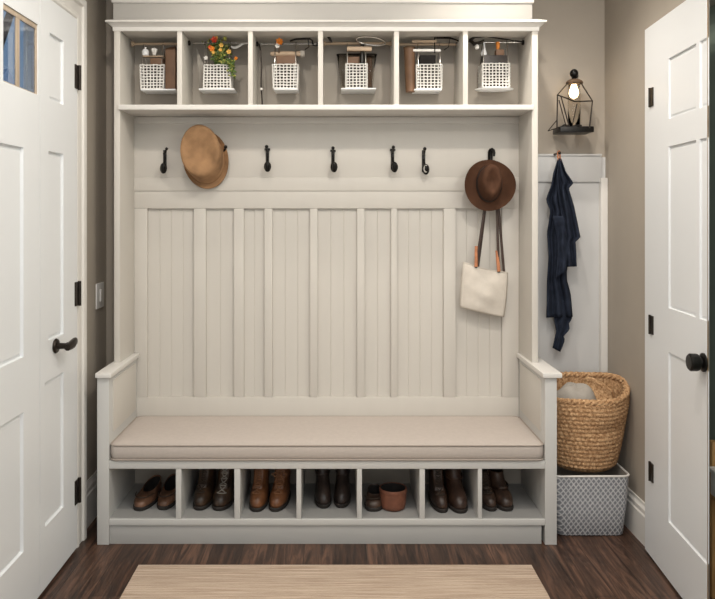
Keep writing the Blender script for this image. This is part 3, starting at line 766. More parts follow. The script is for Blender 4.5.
# ------------------------------------------------------------------ rug
rx0, rx1, ryb = xa(138.5, 2.815), xa(531.5, 2.815), 2.815
mb = MB(); mb.box(rx0, rx1, 1.75, ryb, 0.0005, .009, .003); o = mb.build('rug', 'rug', base=((rx0 + rx1) / 2, 2.28, 0)); tag(o, 'tan ribbed rectangular rug on the dark floor before the bench', 'rug')

# ------------------------------------------------------------------ shoes
ZS = zfl(519.5) + .002
def outline(yh, yf, w, hf, n=30, z=0, tilt=0, bend=0):
    ym, hl = (yh + yf) / 2, (yh - yf) / 2; pts = []
    for k in range(n):
        a = 2 * PI * k / n; c_, s_ = math.cos(a), math.sin(a)
        x = w * math.copysign(abs(c_) ** .78, c_); y = ym + hl * math.copysign(abs(s_) ** .9, s_)
        tt = (1 - s_) / 2                                     # 0 heel .. 1 toe
        x *= lerp(hf, 1, min(1, tt * 1.5)); x += bend * (tt ** 2)
        pts.append(Vector((x, y, z + tilt * (y - ym) / .1)))
    return pts
BOOT = [(.014, .118, -.120, .043, .80), (.026, .121, -.124, .0465, .80), (.040, .121, -.120, .0465, .80), (.052, .120, -.108, .0445, .82), (.062, .118, -.090, .042, .85), (.073, .116, -.066, .0395, .9), (.087, .114, -.042, .0375, .95), (.104, .113, -.026, .0385, 1), (.125, .114, -.016, .040, 1), (.155, .117, -.012, .042, 1), (.185, .120, -.012, .044, 1)]
ANKLE = BOOT[:8] + [(.122, .114, -.014, .037, 1), (.132, .115, -.012, .038, 1)]
LOAF = [(.010, .114, -.116, .040, .82), (.020, .117, -.120, .043, .80), (.032, .118, -.114, .0425, .80), (.041, .117, -.096, .040, .82), (.048, .116, -.070, .0375, .84), (.054, .115, -.045, .0355, .86), (.060, .115, -.028, .0345, .86)]
def shoe(px, py, name, kind, mat, label, group, cat, rz=0, mirror=1, Lf=1, Wf=1, Hf=1, lace=None, toe=None, extras=()):
    # px,py : pixel of the toe's foot on the cubby floor
    Yt_ = (H - ZS) * F / (py - VY); half = .122 * Lf
    x = xa(px, Yt_); cy = Yt_ + half
    cxx = x - math.sin(rz) * half
    o = thing(name, label, cat, (cxx, cy, ZS), rz, group)
    prof = {'boot': BOOT, 'ankle': ANKLE, 'loafer': LOAF}[kind]
    tilt = .0
    rings = []
    for i, (z, yh, yf, w, hf) in enumerate(prof):
        k_ = i / (len(prof) - 1)
        tl = {'loafer': .022 * max(0, k_ - .5) * 2, 'ankle': .006 * k_, 'boot': -.004 * k_}[kind]
        zz = z * (Hf if z > .06 else 1) if kind != 'loafer' else z
        rings.append(outline(yh * Lf, yf * Lf, w * Wf, hf, z=zz, tilt=tl, bend=-.006 * mirror * (1 - k_)))
    MB().loft(rings, True, True, False).build('upper', mat, o, local=True, sharp=75)
    top = rings[-1]; ctr = sum(top, Vector()) / len(top)
    sc = lambda r, s_, dz: [Vector((ctr.x + (p.x - ctr.x) * s_, ctr.y + (p.y - ctr.y) * s_, p.z + dz)) for p in r]
    MB().loft([sc(top, 1.0, 0), sc(top, .93, .003), sc(top, .86, -.002)], True).build('collar', mat, o, local=True, sharp=80)
    MB().loft([sc(top, .88, -.001), sc(top, .84, -.02), sc(top, .78, -.034)], True, False, True).build('lining', 'darkin', o, local=True, sharp=80)
    s0 = prof[1]
    hb = .022 if kind != 'loafer' else .012
    so = MB(); so.loft([outline(s0[1] * Lf + .001, s0[2] * Lf - .001, s0[3] * Wf * 1.0, .82, z=.0, bend=-.006 * mirror), outline(s0[1] * Lf + .003, s0[2] * Lf - .003, s0[3] * Wf + .003, .82, z=.004, bend=-.006 * mirror), outline(s0[1] * Lf + .003, s0[2] * Lf - .003, s0[3] * Wf + .003, .82, z=.013, bend=-.006 * mirror), outline(s0[1] * Lf, s0[2] * Lf, s0[3] * Wf - .001, .82, z=.016, bend=-.006 * mirror)], True, True, True)
    so.build('sole', 'rub', o, local=True, sharp=40)
    def front(z):                                             # front profile y and half width at height z
        for (a, b_) in zip(prof, prof[1:]):
            za_, zb_ = a[0] * (Hf if a[0] > .06 else 1), b_[0] * (Hf if b_[0] > .06 else 1)
            if za_ <= z <= zb_:
                t_ = (z - za_) / (zb_ - za_); return lerp(a[2], b_[2], t_) * Lf, lerp(a[3], b_[3], t_) * Wf
        return prof[-1][2] * Lf, prof[-1][3] * Wf
    if lace:
        lm = MB(); zmax = prof[-1][0] * Hf
        zz = [.064 + i * (min(zmax, .17) - .068) / 5 for i in range(6)]
        for i, z in enumerate(zz):
            y, w = front(z); y -= .004
            lm.tube([(-.020, y + .010, z), (-.010, y + .001, z + .001), (0, y - .001, z + .002), (.010, y + .001, z + .001), (.020, y + .010, z)], .0028, 6)
            if i < 5:
                y2, w2 = front(zz[i + 1]); y2 -= .004
                for s_ in (-1, 1): lm.tube([(-.018 * s_, y + .008, z), (0, (y + y2) / 2 - .002, (z + zz[i + 1]) / 2), (.018 * s_, y2 + .008, zz[i + 1])], .0026, 6)
        if 'bow' in extras:
            z = zz[3]; y, w = front(z); y -= .008
            for s_ in (-1, 1):
                lm.tube([(0, y, z), (.018 * s_, y - .010, z + .010), (.034 * s_, y - .006, z + .002), (.022 * s_, y - .008, z - .008), (0, y, z)], .003, 6)
                lm.tube([(0, y, z), (.014 * s_, y - .010, z - .014), (.020 * s_, y - .010, z - .030)], .0026, 6)
        lm.build('laces', lace, o, local=True)
    if 'tongue' in extras:
        tm = MB(); 
        def tf(u, v):
            z = lerp(.075, prof[-1][0] * Hf + .012, v); y, w = front(min(z, prof[-1][0] * Hf)); a = (u - .5) * 1.3
            return Vector((.022 * math.sin(a) * 1.6, y - .0015 + .012 * (1 - math.cos(a)), z))
        tm.grid(tf, 8, 10); tm.build('tongue', 'pale' if 'paletongue' in extras else mat, o, local=True, solid=.003)
    if 'strap' in extras:
        z = .105 * Hf if kind == 'boot' else .075; y, w = front(z)
        r_ = outline(.1145 * Lf + .002, y - .003, w + .003, 1, z=z - .006, n=30); r2 = [p + Vector((0, 0, .014)) for p in r_]
        sm = MB(); sm.loft([r_, r2], True); sm.build('strap', mat, o, local=True, solid=.002)
    if 'welt' in extras:
        y, w = front(.044)
        sm = MB(); pts = outline(.119 * Lf, -.098 * Lf, .0435 * Wf, .82, z=.050, bend=-.006 * mirror)
        pts = [p for p in pts if p.y < -.02]; pts.sort(key=lambda p: math.atan2(p.y + .02, p.x))
        sm.tube(pts, .0022, 6); sm.build('toe_seam', 'lace', o, local=True)
    return o
R_ = math.radians
shoe(136.5, 511.5, 'loafer', 'loafer', 'loafer', 'brown slip-on loafer standing left in the leftmost cubby', 'brown loafers', 'shoe', R_(-10), -1, .94, .98, 1, extras=('welt',))
shoe(164.0, 510.5, 'loafer', 'loafer', 'loafer', 'brown slip-on loafer standing right in the leftmost cubby', 'brown loafers', 'shoe', R_(1), 1, .94, .92, 1, extras=('welt',))
shoe(197.5, 510.5, 'lace_up_boot', 'boot', 'boot2', 'worn dark lace-up boot standing left in the second cubby from left', 'worn lace-up boots', 'boot', R_(-6), -1, .96, .86, 1.0, 'lace', extras=('tongue',))
shoe(220, 511, 'lace_up_boot', 'boot', 'boot2', 'worn dark lace-up boot with pale laces, standing right in the second cubby', 'worn lace-up boots', 'boot', R_(-3), 1, .96, .94, 1.06, 'lacepale', extras=('tongue',))
shoe(254.5, 512, 'ankle_boot', 'boot', 'boot3', 'tan leather boot standing left in the third cubby', 'tan leather boots', 'boot', R_(-5), -1, .96, .84, .98, 'lacelt', extras=('tongue',))
shoe(276, 512, 'ankle_boot', 'boot', 'boot3', 'tan leather boot tied with a bow, right in the third cubby', 'tan leather boots', 'boot', R_(-6), 1, .96, .84, .98, 'lacelt', extras=('tongue', 'bow'))
shoe(322.5, 508.5, 'tall_boot', 'boot', 'boot4', 'black-brown tall boot standing left in the middle cubby', 'black-brown tall boots', 'boot', R_(1), -1, .86, .78, 1.1, extras=('strap',))
shoe(342.5, 508, 'tall_boot', 'boot', 'boot4', 'black-brown tall boot standing right in the middle cubby', 'black-brown tall boots', 'boot', R_(-1), 1, .86, .76, 1.1, extras=('strap',))
shoe(374.5, 512, 'slipper', 'loafer', 'boot7', 'small dark slipper beside the reddish pot', None, 'shoe', R_(-3), 1, .56, .92, .8, extras=('welt',))
shoe(441.5, 513, 'brown_boot', 'boot', 'boot6', 'dark brown boot standing left in the second cubby from right', 'dark brown boots', 'boot', R_(1), -1, .96, .76, 1.05, 'lace', extras=('tongue',))
shoe(463, 513.5, 'brown_boot', 'boot', 'boot6', 'dark brown boot with an ankle strap, right in the second cubby from right', 'dark brown boots', 'boot', R_(7), 1, .96, .90, 1.05, extras=('strap',))
shoe(491, 511.5, 'ankle_shoe', 'ankle', 'boot7', 'dark brown ankle shoe standing left in the rightmost cubby', 'dark ankle shoes', 'shoe', R_(4), -1, .92, .76, 1.0, 'lace', extras=('strap',))
shoe(510, 511.5, 'ankle_shoe', 'ankle', 'boot7', 'dark brown ankle shoe standing right in the rightmost cubby', 'dark ankle shoes', 'shoe', R_(12), 1, .92, .88, .98, extras=('strap',))
# round pot
pc = at(393, 505, 3.115); pc.z = ZS
pot = thing('round_pot', 'round reddish-brown pot with dark open top beside the slipper', 'pot', tuple(pc))
mb = MB(); mb.lathe([(.040, .001), (.050, .004), (.054, .02), (.0565, .05), (.058, .082), (.0575, .086), (.054, .087), (.052, .080)], 32, tuple(pc), cap0=True); mb.build('wall', 'terra', pot, sharp=60)
mb = MB(); mb.lathe([(.0535, .086), (.052, .08), (.049, .03), (.001, .025)], 32, tuple(pc)); mb.build('lining', 'darkin', pot, sharp=60)
mb = MB(); mb.lathe([(.0575, .070), (.0592, .074), (.0592, .084), (.0575, .088)], 32, tuple(pc)); mb.build('rim_band', 'terra', pot, sharp=60)

# ------------------------------------------------------------------ hanging baskets in the overhead cubbies
Yb = 3.31
def weave_face(mb, P, nu, nv, amp, r):
    """P(u,v) -> (point, normal); woven strips"""
    for j in range(nv + 1):
        v_ = j / nv; pts = []
        for i in range(nu * 2 + 1):
            u_ = i / (nu * 2); p, n_ = P(u_, v_); pts.append(p + n_ * amp * math.cos(PI * (i + j)) + Vector((0, 0, random.uniform(-.0012, .0012))))
        mb.tube(pts, r, 5)
    for i in range(nu + 1):
        u_ = i / nu; pts = []
        for j in range(nv * 2 + 1):
            p, n_ = P(u_, j / (nv * 2)); pts.append(p - n_ * amp * math.cos(PI * (j + i)))
        mb.tube(pts, r, 5)
def hanging_basket(x0, x1, y0, y1, tx0, tx1, label, flare=.0, plate='box', rail_py=43.5, tdeep=.01):
    """pixel box of the woven front, of the white tray under it; hangs on a rail by two wires"""
    a0, a1, zt, zb_ = xa(x0, Yb), xa(x1, Yb), za(y0, Yb), za(y1, Yb)
    o = thing('wire_basket', label, 'basket', ((a0 + a1) / 2, Yb + .04, zb_ - .012), group='white woven baskets hanging in the overhead cubbies')
    dp = .085; fl = flare; nx_ = round((a1 - a0) / .0150)
    mb = MB()
    w_ = lambda v: fl * (1 - v)
    weave_face(mb, lambda u, v: (Vector((lerp(a0 - w_(1 - v), a1 + w_(1 - v), u), Yb, lerp(zb_, zt, v))), Vector((0, -1, 0))), nx_, 8, .0018, .0029)
    weave_face(mb, lambda u, v: (Vector((a0 - w_(1 - v), lerp(Yb, Yb + dp, u), lerp(zb_, zt, v))), Vector((-1, 0, 0))), 6, 8, .0018, .0029)
    weave_face(mb, lambda u, v: (Vector((a1 + w_(1 - v), lerp(Yb, Yb + dp, u), lerp(zb_, zt, v))), Vector((1, 0, 0))), 6, 8, .0018, .0029)
    weave_face(mb, lambda u, v: (Vector((lerp(a0 - w_(1 - v), a1 + w_(1 - v), u), Yb + dp, lerp(zb_, zt, v))), Vector((0, 1, 0))), nx_, 8, .0018, .0029)
    mb.build('woven_wall', 'weave', o, sharp=80)
    mb = MB()
    i_ = .005
    rr = lambda z, q: [(a0 + i_ - q, Yb + i_, z), (a1 - i_ + q, Yb + i_, z), (a1 - i_ + q, Yb + dp - i_, z), (a0 + i_ - q, Yb + dp - i_, z)]
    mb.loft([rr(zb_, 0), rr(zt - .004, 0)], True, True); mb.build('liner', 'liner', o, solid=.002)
    t0, t1 = xa(tx0, Yb), xa(tx1, Yb); mb = MB()
    if plate == 'box': mb.box(t0, t1, Yb - .010, Yb + dp + tdeep, zb_ - .010, zb_ - .003, .002)
    else:
        mb.lathe([(.001, -.010), (.07, -.010), (.087, -.007), (.09, -.003), (.085, -.002), (.001, -.003)], 40, ((t0 + t1) / 2, Yb + .04, zb_), sx=(t1 - t0) / .18, sy=.62)
    mb.build('tray', 'enamel', o)
    zr_ = za(rail_py, Yb + .03)
    mb = MB()
    for xx in (a0 + .006, a1 - .006):
        mb.tube([(xx, Yb + .004, zb_ - .004), (xx, Yb + .003, zt), (xx, Yb + .016, zr_ - .012), (xx, Yb + .030, zr_ + .0065), (xx, Yb + .043, zr_ - .012), (xx, Yb + dp - .004, zt), (xx, Yb + dp - .003, zb_ - .004)], .0022, 6)
    mb.build('hanger', 'chrome', o)
    return o, zt, zb_, a0, a1
cubx = [(123.5, 177), (182, 248), (252.8, 318), (323, 394), (399, 463), (468, 526)]
def rail(i, py, mat, label, knob=None, r=.005):
    a, b_ = cubx[i]; Yr_ = Yb + .03
    xs0 = max(xa(a, YU) - .003, wx0 - .002) if i == 0 else xa(a, YU) - .003
    xs1 = xa(b_, YU) + .003 if i < 5 else wx1 + .003
    z = za(py, Yr_)
    o = thing('hanging_rail', label, 'rail', ((xs0 + xs1) / 2, Yr_, z), group='thin rails across the overhead cubbies')
    mb = MB(); mb.tube([(xs0, Yr_, z), (xs1, Yr_, z)], r, 10); mb.build('bar', mat, o)
    for xx, s_ in ((xs0, 1), (xs1, -1)):
        mb = MB(); mb.tube([(xx, Yr_, z), (xx + s_ * .010, Yr_, z), (xx + s_ * .013, Yr_, z)], [.012, .012, .007], 12); mb.build('end_bracket', knob or mat, o)
    return z
rnames = ['leftmost', 'second from the left', 'third from the left', 'third from the right', 'second from the right', 'rightmost']
rz_ = [rail(0, 44, 'wood', 'pale wooden rail across the leftmost overhead cubby', r=.0065),
       rail(1, 43, 'chrome', 'thin steel rail across the overhead cubby with the flowers', 'bronze', r=.003),
       rail(2, 44, 'chrome', 'thin steel rail across the third overhead cubby, with black ends', 'black', r=.0035),
       rail(3, 43.5, 'wood', 'pale wooden rail across the fourth overhead cubby, above the clear bucket', r=.0065),
       rail(4, 44.5, 'wood', 'pale rail across the fifth overhead cubby, above a brown roll', 'chrome', r=.0055),
       rail(5, 42.5, 'chrome', 'thin steel rail across the rightmost overhead cubby', 'black', r=.0035)]
RP = [44, 43, 44, 43.5, 44.5, 42.5]
B1 = hanging_basket(141, 163, 65, 88.5, 141, 177 - 1, 'white woven basket hanging beside a brown box in the leftmost cubby', .004, rail_py=44)
B2 = hanging_basket(203.5, 230.5, 65, 88, 199, 234.5, 'white woven basket holding the flowering plant', -.003, rail_py=43)
B3 = hanging_basket(273.5, 297, 64.5, 88, 274, 298, 'white woven basket under the rolled towel, third cubby from left', .004, rail_py=44)
B4 = hanging_basket(346, 367, 64, 87.5, 341, 376, 'white woven basket standing in front of the clear bucket', .0, rail_py=43.5, tdeep=.04)
B5 = hanging_basket(417, 441.5, 64.5, 88.5, 414, 441.5, 'white woven basket beside the upright brown roll', .002, rail_py=44.5)
B6 = hanging_basket(482.5, 509.5, 63.5, 87, 476.5, 515.5, 'white woven basket on an oval white plate in the rightmost cubby', .0, 'oval', rail_py=42.5)
def P(px, py, d=0): return at(px, py, Yb + d)
# cubby 1 : brown kraft box, small jar and shell
p0, p1 = P(164.2, 90, .0), P(176, 43)
o = thing('gift_box', 'tall brown cardboard box on the tray in the leftmost overhead cubby', 'box', (p0.x, Yb + .05, B1[2] - .003))
MB().box(p0.x + .004, p1.x - .003, Yb + .0, Yb + .10, B1[2] - .003, za(49, Yb), .006).build('body', 'kraft', o)
mb = MB(); xa0, xa1 = p0.x + .004, p1.x - .003; zt_ = za(49, Yb); mb.add([(xa0, Yb, zt_), (xa1, Yb, zt_), (xa1, Yb + .1, zt_), (xa0, Yb + .1, zt_), (xa0 + .01, Yb + .05, zt_ + .02), (xa1 - .01, Yb + .05, zt_ + .024)], [(0, 1, 5, 4), (2, 3, 4, 5), (1, 2, 5), (3, 0, 4)]); mb.build('lid', 'kraft', o)
def shelfbar(x0, x1, py, mat, name, label, cat, th=.010, d0=.01, d1=.08):
    a, b_ = P(x0, py), P(x1, py); z = a.z
    o = MB().box(a.x, b_.x, Yb + d0, Yb + d1, z - th / 2, z + th / 2, .003).build(name, mat, base=((a.x + b_.x) / 2, Yb + (d0 + d1) / 2, z - th / 2)); tag(o, label, cat); return z + th / 2
zt_ = B1[1]
o = MB().box(xa(149.5, Yb), xa(162.5, Yb), Yb + .01, Yb + .075, zt_ - .06, za(57.5, Yb), .004).build('storage_box', 'kraft', base=(xa(156, Yb), Yb + .04, zt_ - .06)); tag(o, 'small brown box sticking out of the leftmost woven basket', 'box')
zs1 = shelfbar(142, 163.2, 55.8, 'wood', 'wooden_strip', 'narrow pale wooden strip resting above the leftmost woven basket', 'wood strip', .006, .006, .03)
c = P(144.5, 50); jr = thing('small_jar', 'tiny clear grey jar on the strip in the leftmost cubby', 'jar', (c.x, Yb + .018, zs1))
MB().lathe([(.012, 0), (.015, .004), (.016, .02), (.011, .028), (.011, .032)], 16, (c.x, Yb + .018, zs1), cap0=True).build('body', 'enamel', jr, sharp=60)
MB().lathe([(.012, .030), (.012, .038), (.001, .039)], 16, (c.x, Yb + .018, zs1)).build('lid', 'chrome', jr)
c = P(153.5, 50.5)
mb = MB(); mb.grid(lambda u, v: Vector((c.x + .022 * (u - .5) * (.4 + .9 * v), Yb + .014 - .008 * math.sin(PI * u) + .002 * math.sin(20 * u), zs1 + .030 * v + .004 * math.sin(PI * u))), 16, 8)
o = mb.build('seashell', 'weave', base=(c.x, Yb + .014, zs1), solid=.003); tag(o, 'small cream seashell standing on the strip in the leftmost cubby', 'seashell')

# cubby 2 : flowering plant
pc = P(217, 64, .04)
pt = thing('flowering_plant', 'bushy green plant with red, orange and yellow flowers in a woven basket', 'plant', (pc.x, pc.y, B2[1] - .03))
def leaf(mb, p, d, ln, wd):
    d = d.normalized(); s_ = d.cross(Vector((random.uniform(-1, 1), -1, random.uniform(-.3, .6)))).normalized(); n_ = s_.cross(d)
    mb.add([p, p + d * ln * .5 + s_ * wd, p + d * ln, p + d * ln * .5 - s_ * wd, p + d * ln * .5 + n_ * wd * .4], [(0, 1, 4), (1, 2, 4), (2, 3, 4), (3, 0, 4)])
lf1, lf2, stm = MB(), MB(), MB()
root = Vector((pc.x, pc.y, B2[1] - .02)); blooms = []
for k in range(60):
    px, py = random.gauss(218, 6.5), random.uniform(40, 63)
    if k > 46: px, py = random.uniform(228, 236), random.uniform(58, 84)
    px = max(205, min(238, px + (51 - py) * -.05))
    e = P(px, py, random.uniform(-.012, .07)) if k <= 46 else P(px, py, random.uniform(-.02, -.008))
    mid = root.lerp(e, .55) + Vector((0, 0, .02)) if k <= 46 else Vector((lerp(root.x, e.x, .85), e.y - .004, B2[1] + .015))
    stm.tube([root, mid, e], [.0014, .0012, .0009], 4)
    for q in range(11):
        p = mid.lerp(e, q / 10) + Vector([random.uniform(-.008, .008) for _ in range(3)])
        d = Vector((random.uniform(-1, 1), random.uniform(-1, .3), random.uniform(-.4, 1)))
        leaf(lf2 if random.random() < .38 else lf1, p, d, random.uniform(.010, .018), random.uniform(.003, .0055))
lf1.build('foliage', 'leaf', pt, sharp=80); lf2.build('young_leaves', 'leaf2', pt, sharp=80); stm.build('stems', 'leaf', pt)
def bloom(mb, c, r, n=6):
    for ring, (k, tz) in enumerate(((n, .35), (n - 1, .9))):
        for i in range(k):
            a = 2 * PI * i / k + ring * .5; d = Vector((math.cos(a), -tz * .9, math.sin(a)))
            s_ = Vector((-math.sin(a), 0, math.cos(a)))
            mb.add([c, c + d * r * .6 + s_ * r * .35, c + d * r, c + d * r * .6 - s_ * r * .35], [(0, 1, 2, 3)])
    mb.ball(c + Vector((0, -r * .3, 0)), r * .25, 8)
for px, py, r, m_ in ((214.3, 40, .016, 'red'), (216.5, 38, .009, 'yellow'), (212, 49, .014, 'orange'), (210, 47.5, .010, 'red'), (221.5, 45.5, .011, 'yellow'), (229, 52, .012, 'yellow'), (225, 38.5, .010, 'leaf2'), (213.5, 52.5, .009, 'yellow'), (236, 58.5, .009, 'orange'), (220.5, 50, .009, 'yellow'), (206, 58, .010, 'weave')):
    mb = MB(); bloom(mb, P(px, py, -.014), r); mb.build('flower', m_, pt, sharp=80)
# pale ribbon at the right of cubby 2
mb = MB()
mb.grid(lambda u, v: P(lerp(231, 248, u), 46.5 - 3.5 * u + 2.5 * math.sin(5 * u) * (1 - u), .012 + .008 * math.sin(8 * u)) + Vector((0, .004 * v, .009 * (v - .5) * (1 + .5 * math.sin(4 * u)))), 26, 3)
o = mb.build('ribbon', 'weave', base=tuple(P(240, 46, .012)), solid=.0015); tag(o, 'pale twisted ribbon tied to the rail right of the flowering plant', 'ribbon')
# side card behind plant basket
mb = MB(); q = [P(196.5, 48, .055), P(203.5, 64, .055), P(203.5, 89, .055), P(199, 89, .055)]
mb.add(q, [(0, 1, 2, 3)]); o = mb.build('paper_sheet', 'cloth', base=tuple(q[2]), solid=.002); tag(o, 'beige paper sheet standing left of the flowering plant basket', 'paper')

# cubby 3 : rolled towel, flower, cord, black loop
zt_ = B3[1]
o = MB().box(xa(276, Yb), xa(296, Yb), Yb + .008, Yb + .078, zt_ - .06, za(55, Yb), .004).build('storage_box', 'kraft', base=(xa(286, Yb), Yb + .04, zt_ - .06)); tag(o, 'small dark brown box inside the third woven basket', 'box')
zr3 = za(55, Yb)
c0, c1 = P(270.5, 51.8, .03), P(301, 51.3, .03)
tw = thing('rolled_towel', 'beige rolled towel lying above the third woven basket', 'towel', (c0.x, c0.y, zr3))
rt = .0115
MB().tube([(c0.x, c0.y, zr3 + rt), (lerp(c0.x, c1.x, .1), c0.y, zr3 + rt), (c1.x, c1.y, zr3 + rt)], [.007, rt, rt], 14).build('roll', 'wood', tw)
MB().tube([(c1.x - .002, c1.y, zr3 + rt), (c1.x + .012, c1.y, zr3 + rt), (c1.x + .018, c1.y, zr3 + rt)], [.016, .016, .011], 16).build('end_cap', 'cloth', tw)
fl_ = thing('cut_flower', 'single orange and yellow flower standing on the rolled towel', 'flower', tuple(P(279, 50, .0)))
mb = MB(); bloom(mb, P(279.5, 42, .0), .018, 7); mb.build('bloom', 'orange', fl_, sharp=80)
mb = MB(); bloom(mb, P(277.5, 46, -.004), .012, 6); mb.build('petals', 'weave', fl_, sharp=80)
MB().tube([P(279, 43, .006), P(279.2, 50, .012), P(279, 53, .018)], .003, 6).build('stem', 'dirt', fl_)
mb = MB(); mb.tube([P(259, 44, .022), P(260.5, 50, .018), P(261.5, 65, .016), P(261, 85, .016), P(262, 100, .016), P(262.3, 109, .02)], .0032, 6)
o = mb.build('electric_cord', 'bronze', base=tuple(P(262, 109, .016))); tag(o, 'dark cord hanging down from the rail in the third cubby', 'cord')
MB().ball(P(261.3, 89, .014), .006, 8).build('bead', 'weave', o)
mb = MB(); mb.tube([P(290, 41, .035), P(296, 39.3, .03), P(310, 38.8, .02), P(312.5, 41, .02), P(313, 45, .02), P(316.5, 45.8, .025)], .0042, 6); mb.tube([P(308, 39, .02), P(309, 47, .022), P(305, 49.5, .03)], .0025, 6)
o = mb.build('metal_hook', 'black', base=tuple(P(303, 46, .03))); tag(o, 'bent black metal hook at the right of the third overhead cubby', 'hook')

# cubby 4 : clear bucket behind basket, dark bottle, loop handle
bcx0, bcx1 = P(338, 89, .1), P(375.5, 89, .1)
cz4 = B4[2] - .003
bkt = thing('clear_bucket', 'clear glass bucket with brown tint behind the fourth woven basket', 'bucket', ((bcx0.x + bcx1.x) / 2, Yb + .05, cz4))
ccx = (bcx0.x + bcx1.x) / 2; hh = za(50, Yb) - cz4
def sqr(w_, d_, z, r=.012):
    pts = []
    for sx_, sy_, a0 in ((1, 1, 0), (-1, 1, 90), (-1, -1, 180), (1, -1, 270)):
        for q in range(4):
            a = R_(a0 + q * 30); pts.append((ccx + sx_ * (w_ - r) + r * math.cos(a), Yb + .107 + sy_ * (d_ - r) + r * math.sin(a), z))
    return pts
MB().loft([sqr(.072, .017, cz4), sqr(.080, .0175, cz4 + hh * .5), sqr(.091, .018, cz4 + hh)], True, True).build('wall', 'jar', bkt, solid=.002, sharp=60)
mb = MB(); mb.tube(sqr(.092, .0185, cz4 + hh), .0035, 6, closed=True); mb.build('rim', 'bronze', bkt)
MB().box(P(364, 88, .1).x, P(372, 88, .1).x, Yb + .094, Yb + .120, cz4 + .004, cz4 + hh * .92, .004).build('insert', 'kraft', bkt)
o = MB().box(xa(348, Yb), xa(366, Yb), Yb + .032, Yb + .076, B4[2] + .01, za(55, Yb), .004).build('storage_box', 'kraft', base=(xa(357, Yb), Yb + .03, B4[2] + .01)); tag(o, 'small brown box inside the fourth woven basket', 'box')
c = P(361.5, 63, .0)
bt_ = thing('dark_bottle', 'small black bottle standing in the fourth woven basket', 'bottle', (c.x, c.y + .03, B4[2] + .02))
MB().lathe([(.010, 0), (.012, .01), (.0125, .105), (.009, .118), (.007, .135), (.010, .137), (.010, .155), (.001, .157)], 16, (c.x + .004, Yb + .018, za(78, Yb))).build('body', 'black', bt_, sharp=50)
zz4 = shelfbar(347, 372, 48.5, 'wood', 'wooden_block', 'pale wooden block under the rail above the clear bucket', 'wood block', .02, .0, .025)
mb = MB(); pts = [P(357 + 14 + 14.5 * math.cos(a) , 41 + 4.2 * math.sin(a) + 1.6 * math.cos(a), -.005 + .02 * math.sin(a)) for a in [2 * PI * i / 28 for i in range(28)]]
mb.tube(pts, .0035, 6, closed=True); o = mb.build('loop_handle', 'chrome', base=tuple(P(371, 45, 0))); tag(o, 'oval grey metal loop handle at the rail of the fourth overhead cubby', 'handle')
mb = MB(); mb.tube([P(323.5, 31, .02), P(328, 36, .01), P(332, 42.5, .016)], [.009, .007, .005], 8); o = mb.build('bracket_arm', 'bronze', base=tuple(P(332, 43, .016))); tag(o, 'slanted dark bracket arm in the upper left of the fourth cubby', 'bracket')

# cubby 5
c = P(410.5, 89)
rl = thing('brown_roll', 'upright brown roll standing left of the fifth woven basket', 'roll', (c.x, Yb + .03, B5[2] - .012))
MB().tube([(c.x + .002, Yb + .025, B5[2] - .012), (c.x, Yb + .025, lerp(B5[2], za(48, Yb), .5)), (c.x - .003, Yb + .025, za(47, Yb))], [.021, .024, .026], 20).build('tube', 'kraft', rl)
mb = MB(); mb.lathe([(.027, -.004), (.0275, .004), (.02, .007), (.001, .007)], 20, (c.x - .003, Yb + .025, za(47, Yb))); mb.build('end_cap', 'dirt', rl)
o = MB().box(xa(420.5, Yb), xa(436, Yb), Yb + .008, Yb + .076, B5[1] - .06, za(54.5, Yb), .003).build('storage_box', 'darkin', base=(xa(428, Yb), Yb + .04, B5[1] - .06)); tag(o, 'dark box sticking out of the fifth woven basket', 'box')
for px0_, px1_, py, lb in ((412, 437, 41, 'upper pale slat on the rail of the fifth overhead cubby'), (413, 441, 50, 'lower pale slat under the rail of the fifth overhead cubby')):
    shelfbar(px0_, px1_, py, 'weave' if py > 45 else 'wood', 'slat', lb, 'slat', .012, .004, .022)
mb = MB(); mb.tube([P(434, 37.8, .01), P(450, 38, .0), P(455, 39.5, .0), P(462.5, 42.5, .01)], [.005, .005, .004, .003], 6); mb.tube([P(434.5, 38, .01), P(434.8, 53, .0)], .0025, 6); mb.tube([P(450, 38, 0), P(448.5, 47, .0), P(444, 50, .01)], .002, 6)
o = mb.build('metal_hook', 'black', base=tuple(P(448, 44, .01))); tag(o, 'black metal rod hook at the right of the fifth overhead cubby', 'hook')

# cubby 6
o = MB().box(xa(483.5, Yb), xa(508.5, Yb), Yb + .01, Yb + .074, B6[1] - .05, za(54.5, Yb), .003).build('storage_box', 'boot4', base=(xa(496, Yb), Yb + .04, B6[1] - .05)); tag(o, 'dark grey-brown box sticking out of the rightmost woven basket', 'box')
z6 = za(54.5, Yb)
c = P(499, 50)
cn = thing('taper_candle', 'short orange candle on a brown block in the rightmost cubby', 'candle', (c.x, Yb + .03, z6))
MB().box(c.x - .010, c.x + .026, Yb + .012, Yb + .05, z6, za(48.5, Yb), .003).build('block', 'kraft', cn)
MB().lathe([(.0055, 0), (.008, .006), (.0095, .032), (.009, .036), (.001, .037)], 12, (c.x, Yb + .022, za(48.8, Yb))).build('wax', 'orange', cn)
mb = MB(); c = P(485, 54)
mb.lathe([(.012, 0), (.014, .01), (.008, .03), (.005, .05), (.006, .058), (.001, .06)], 14, (c.x, Yb + .025, z6), cap0=True); o = mb.build('glass_bottle', 'enamel', base=(c.x, Yb + .025, z6)); tag(o, 'slim pale bottle on the box in the rightmost overhead cubby', 'bottle')
mb = MB(); mb.tube([P(469.5, 40.5, .02), P(475, 36.8, .01), P(486, 36.4, .01), P(500, 38.5, .015), P(520, 41.5, .02), P(527, 42, .02)], [.007, .006, .004, .0035, .003, .003], 8)
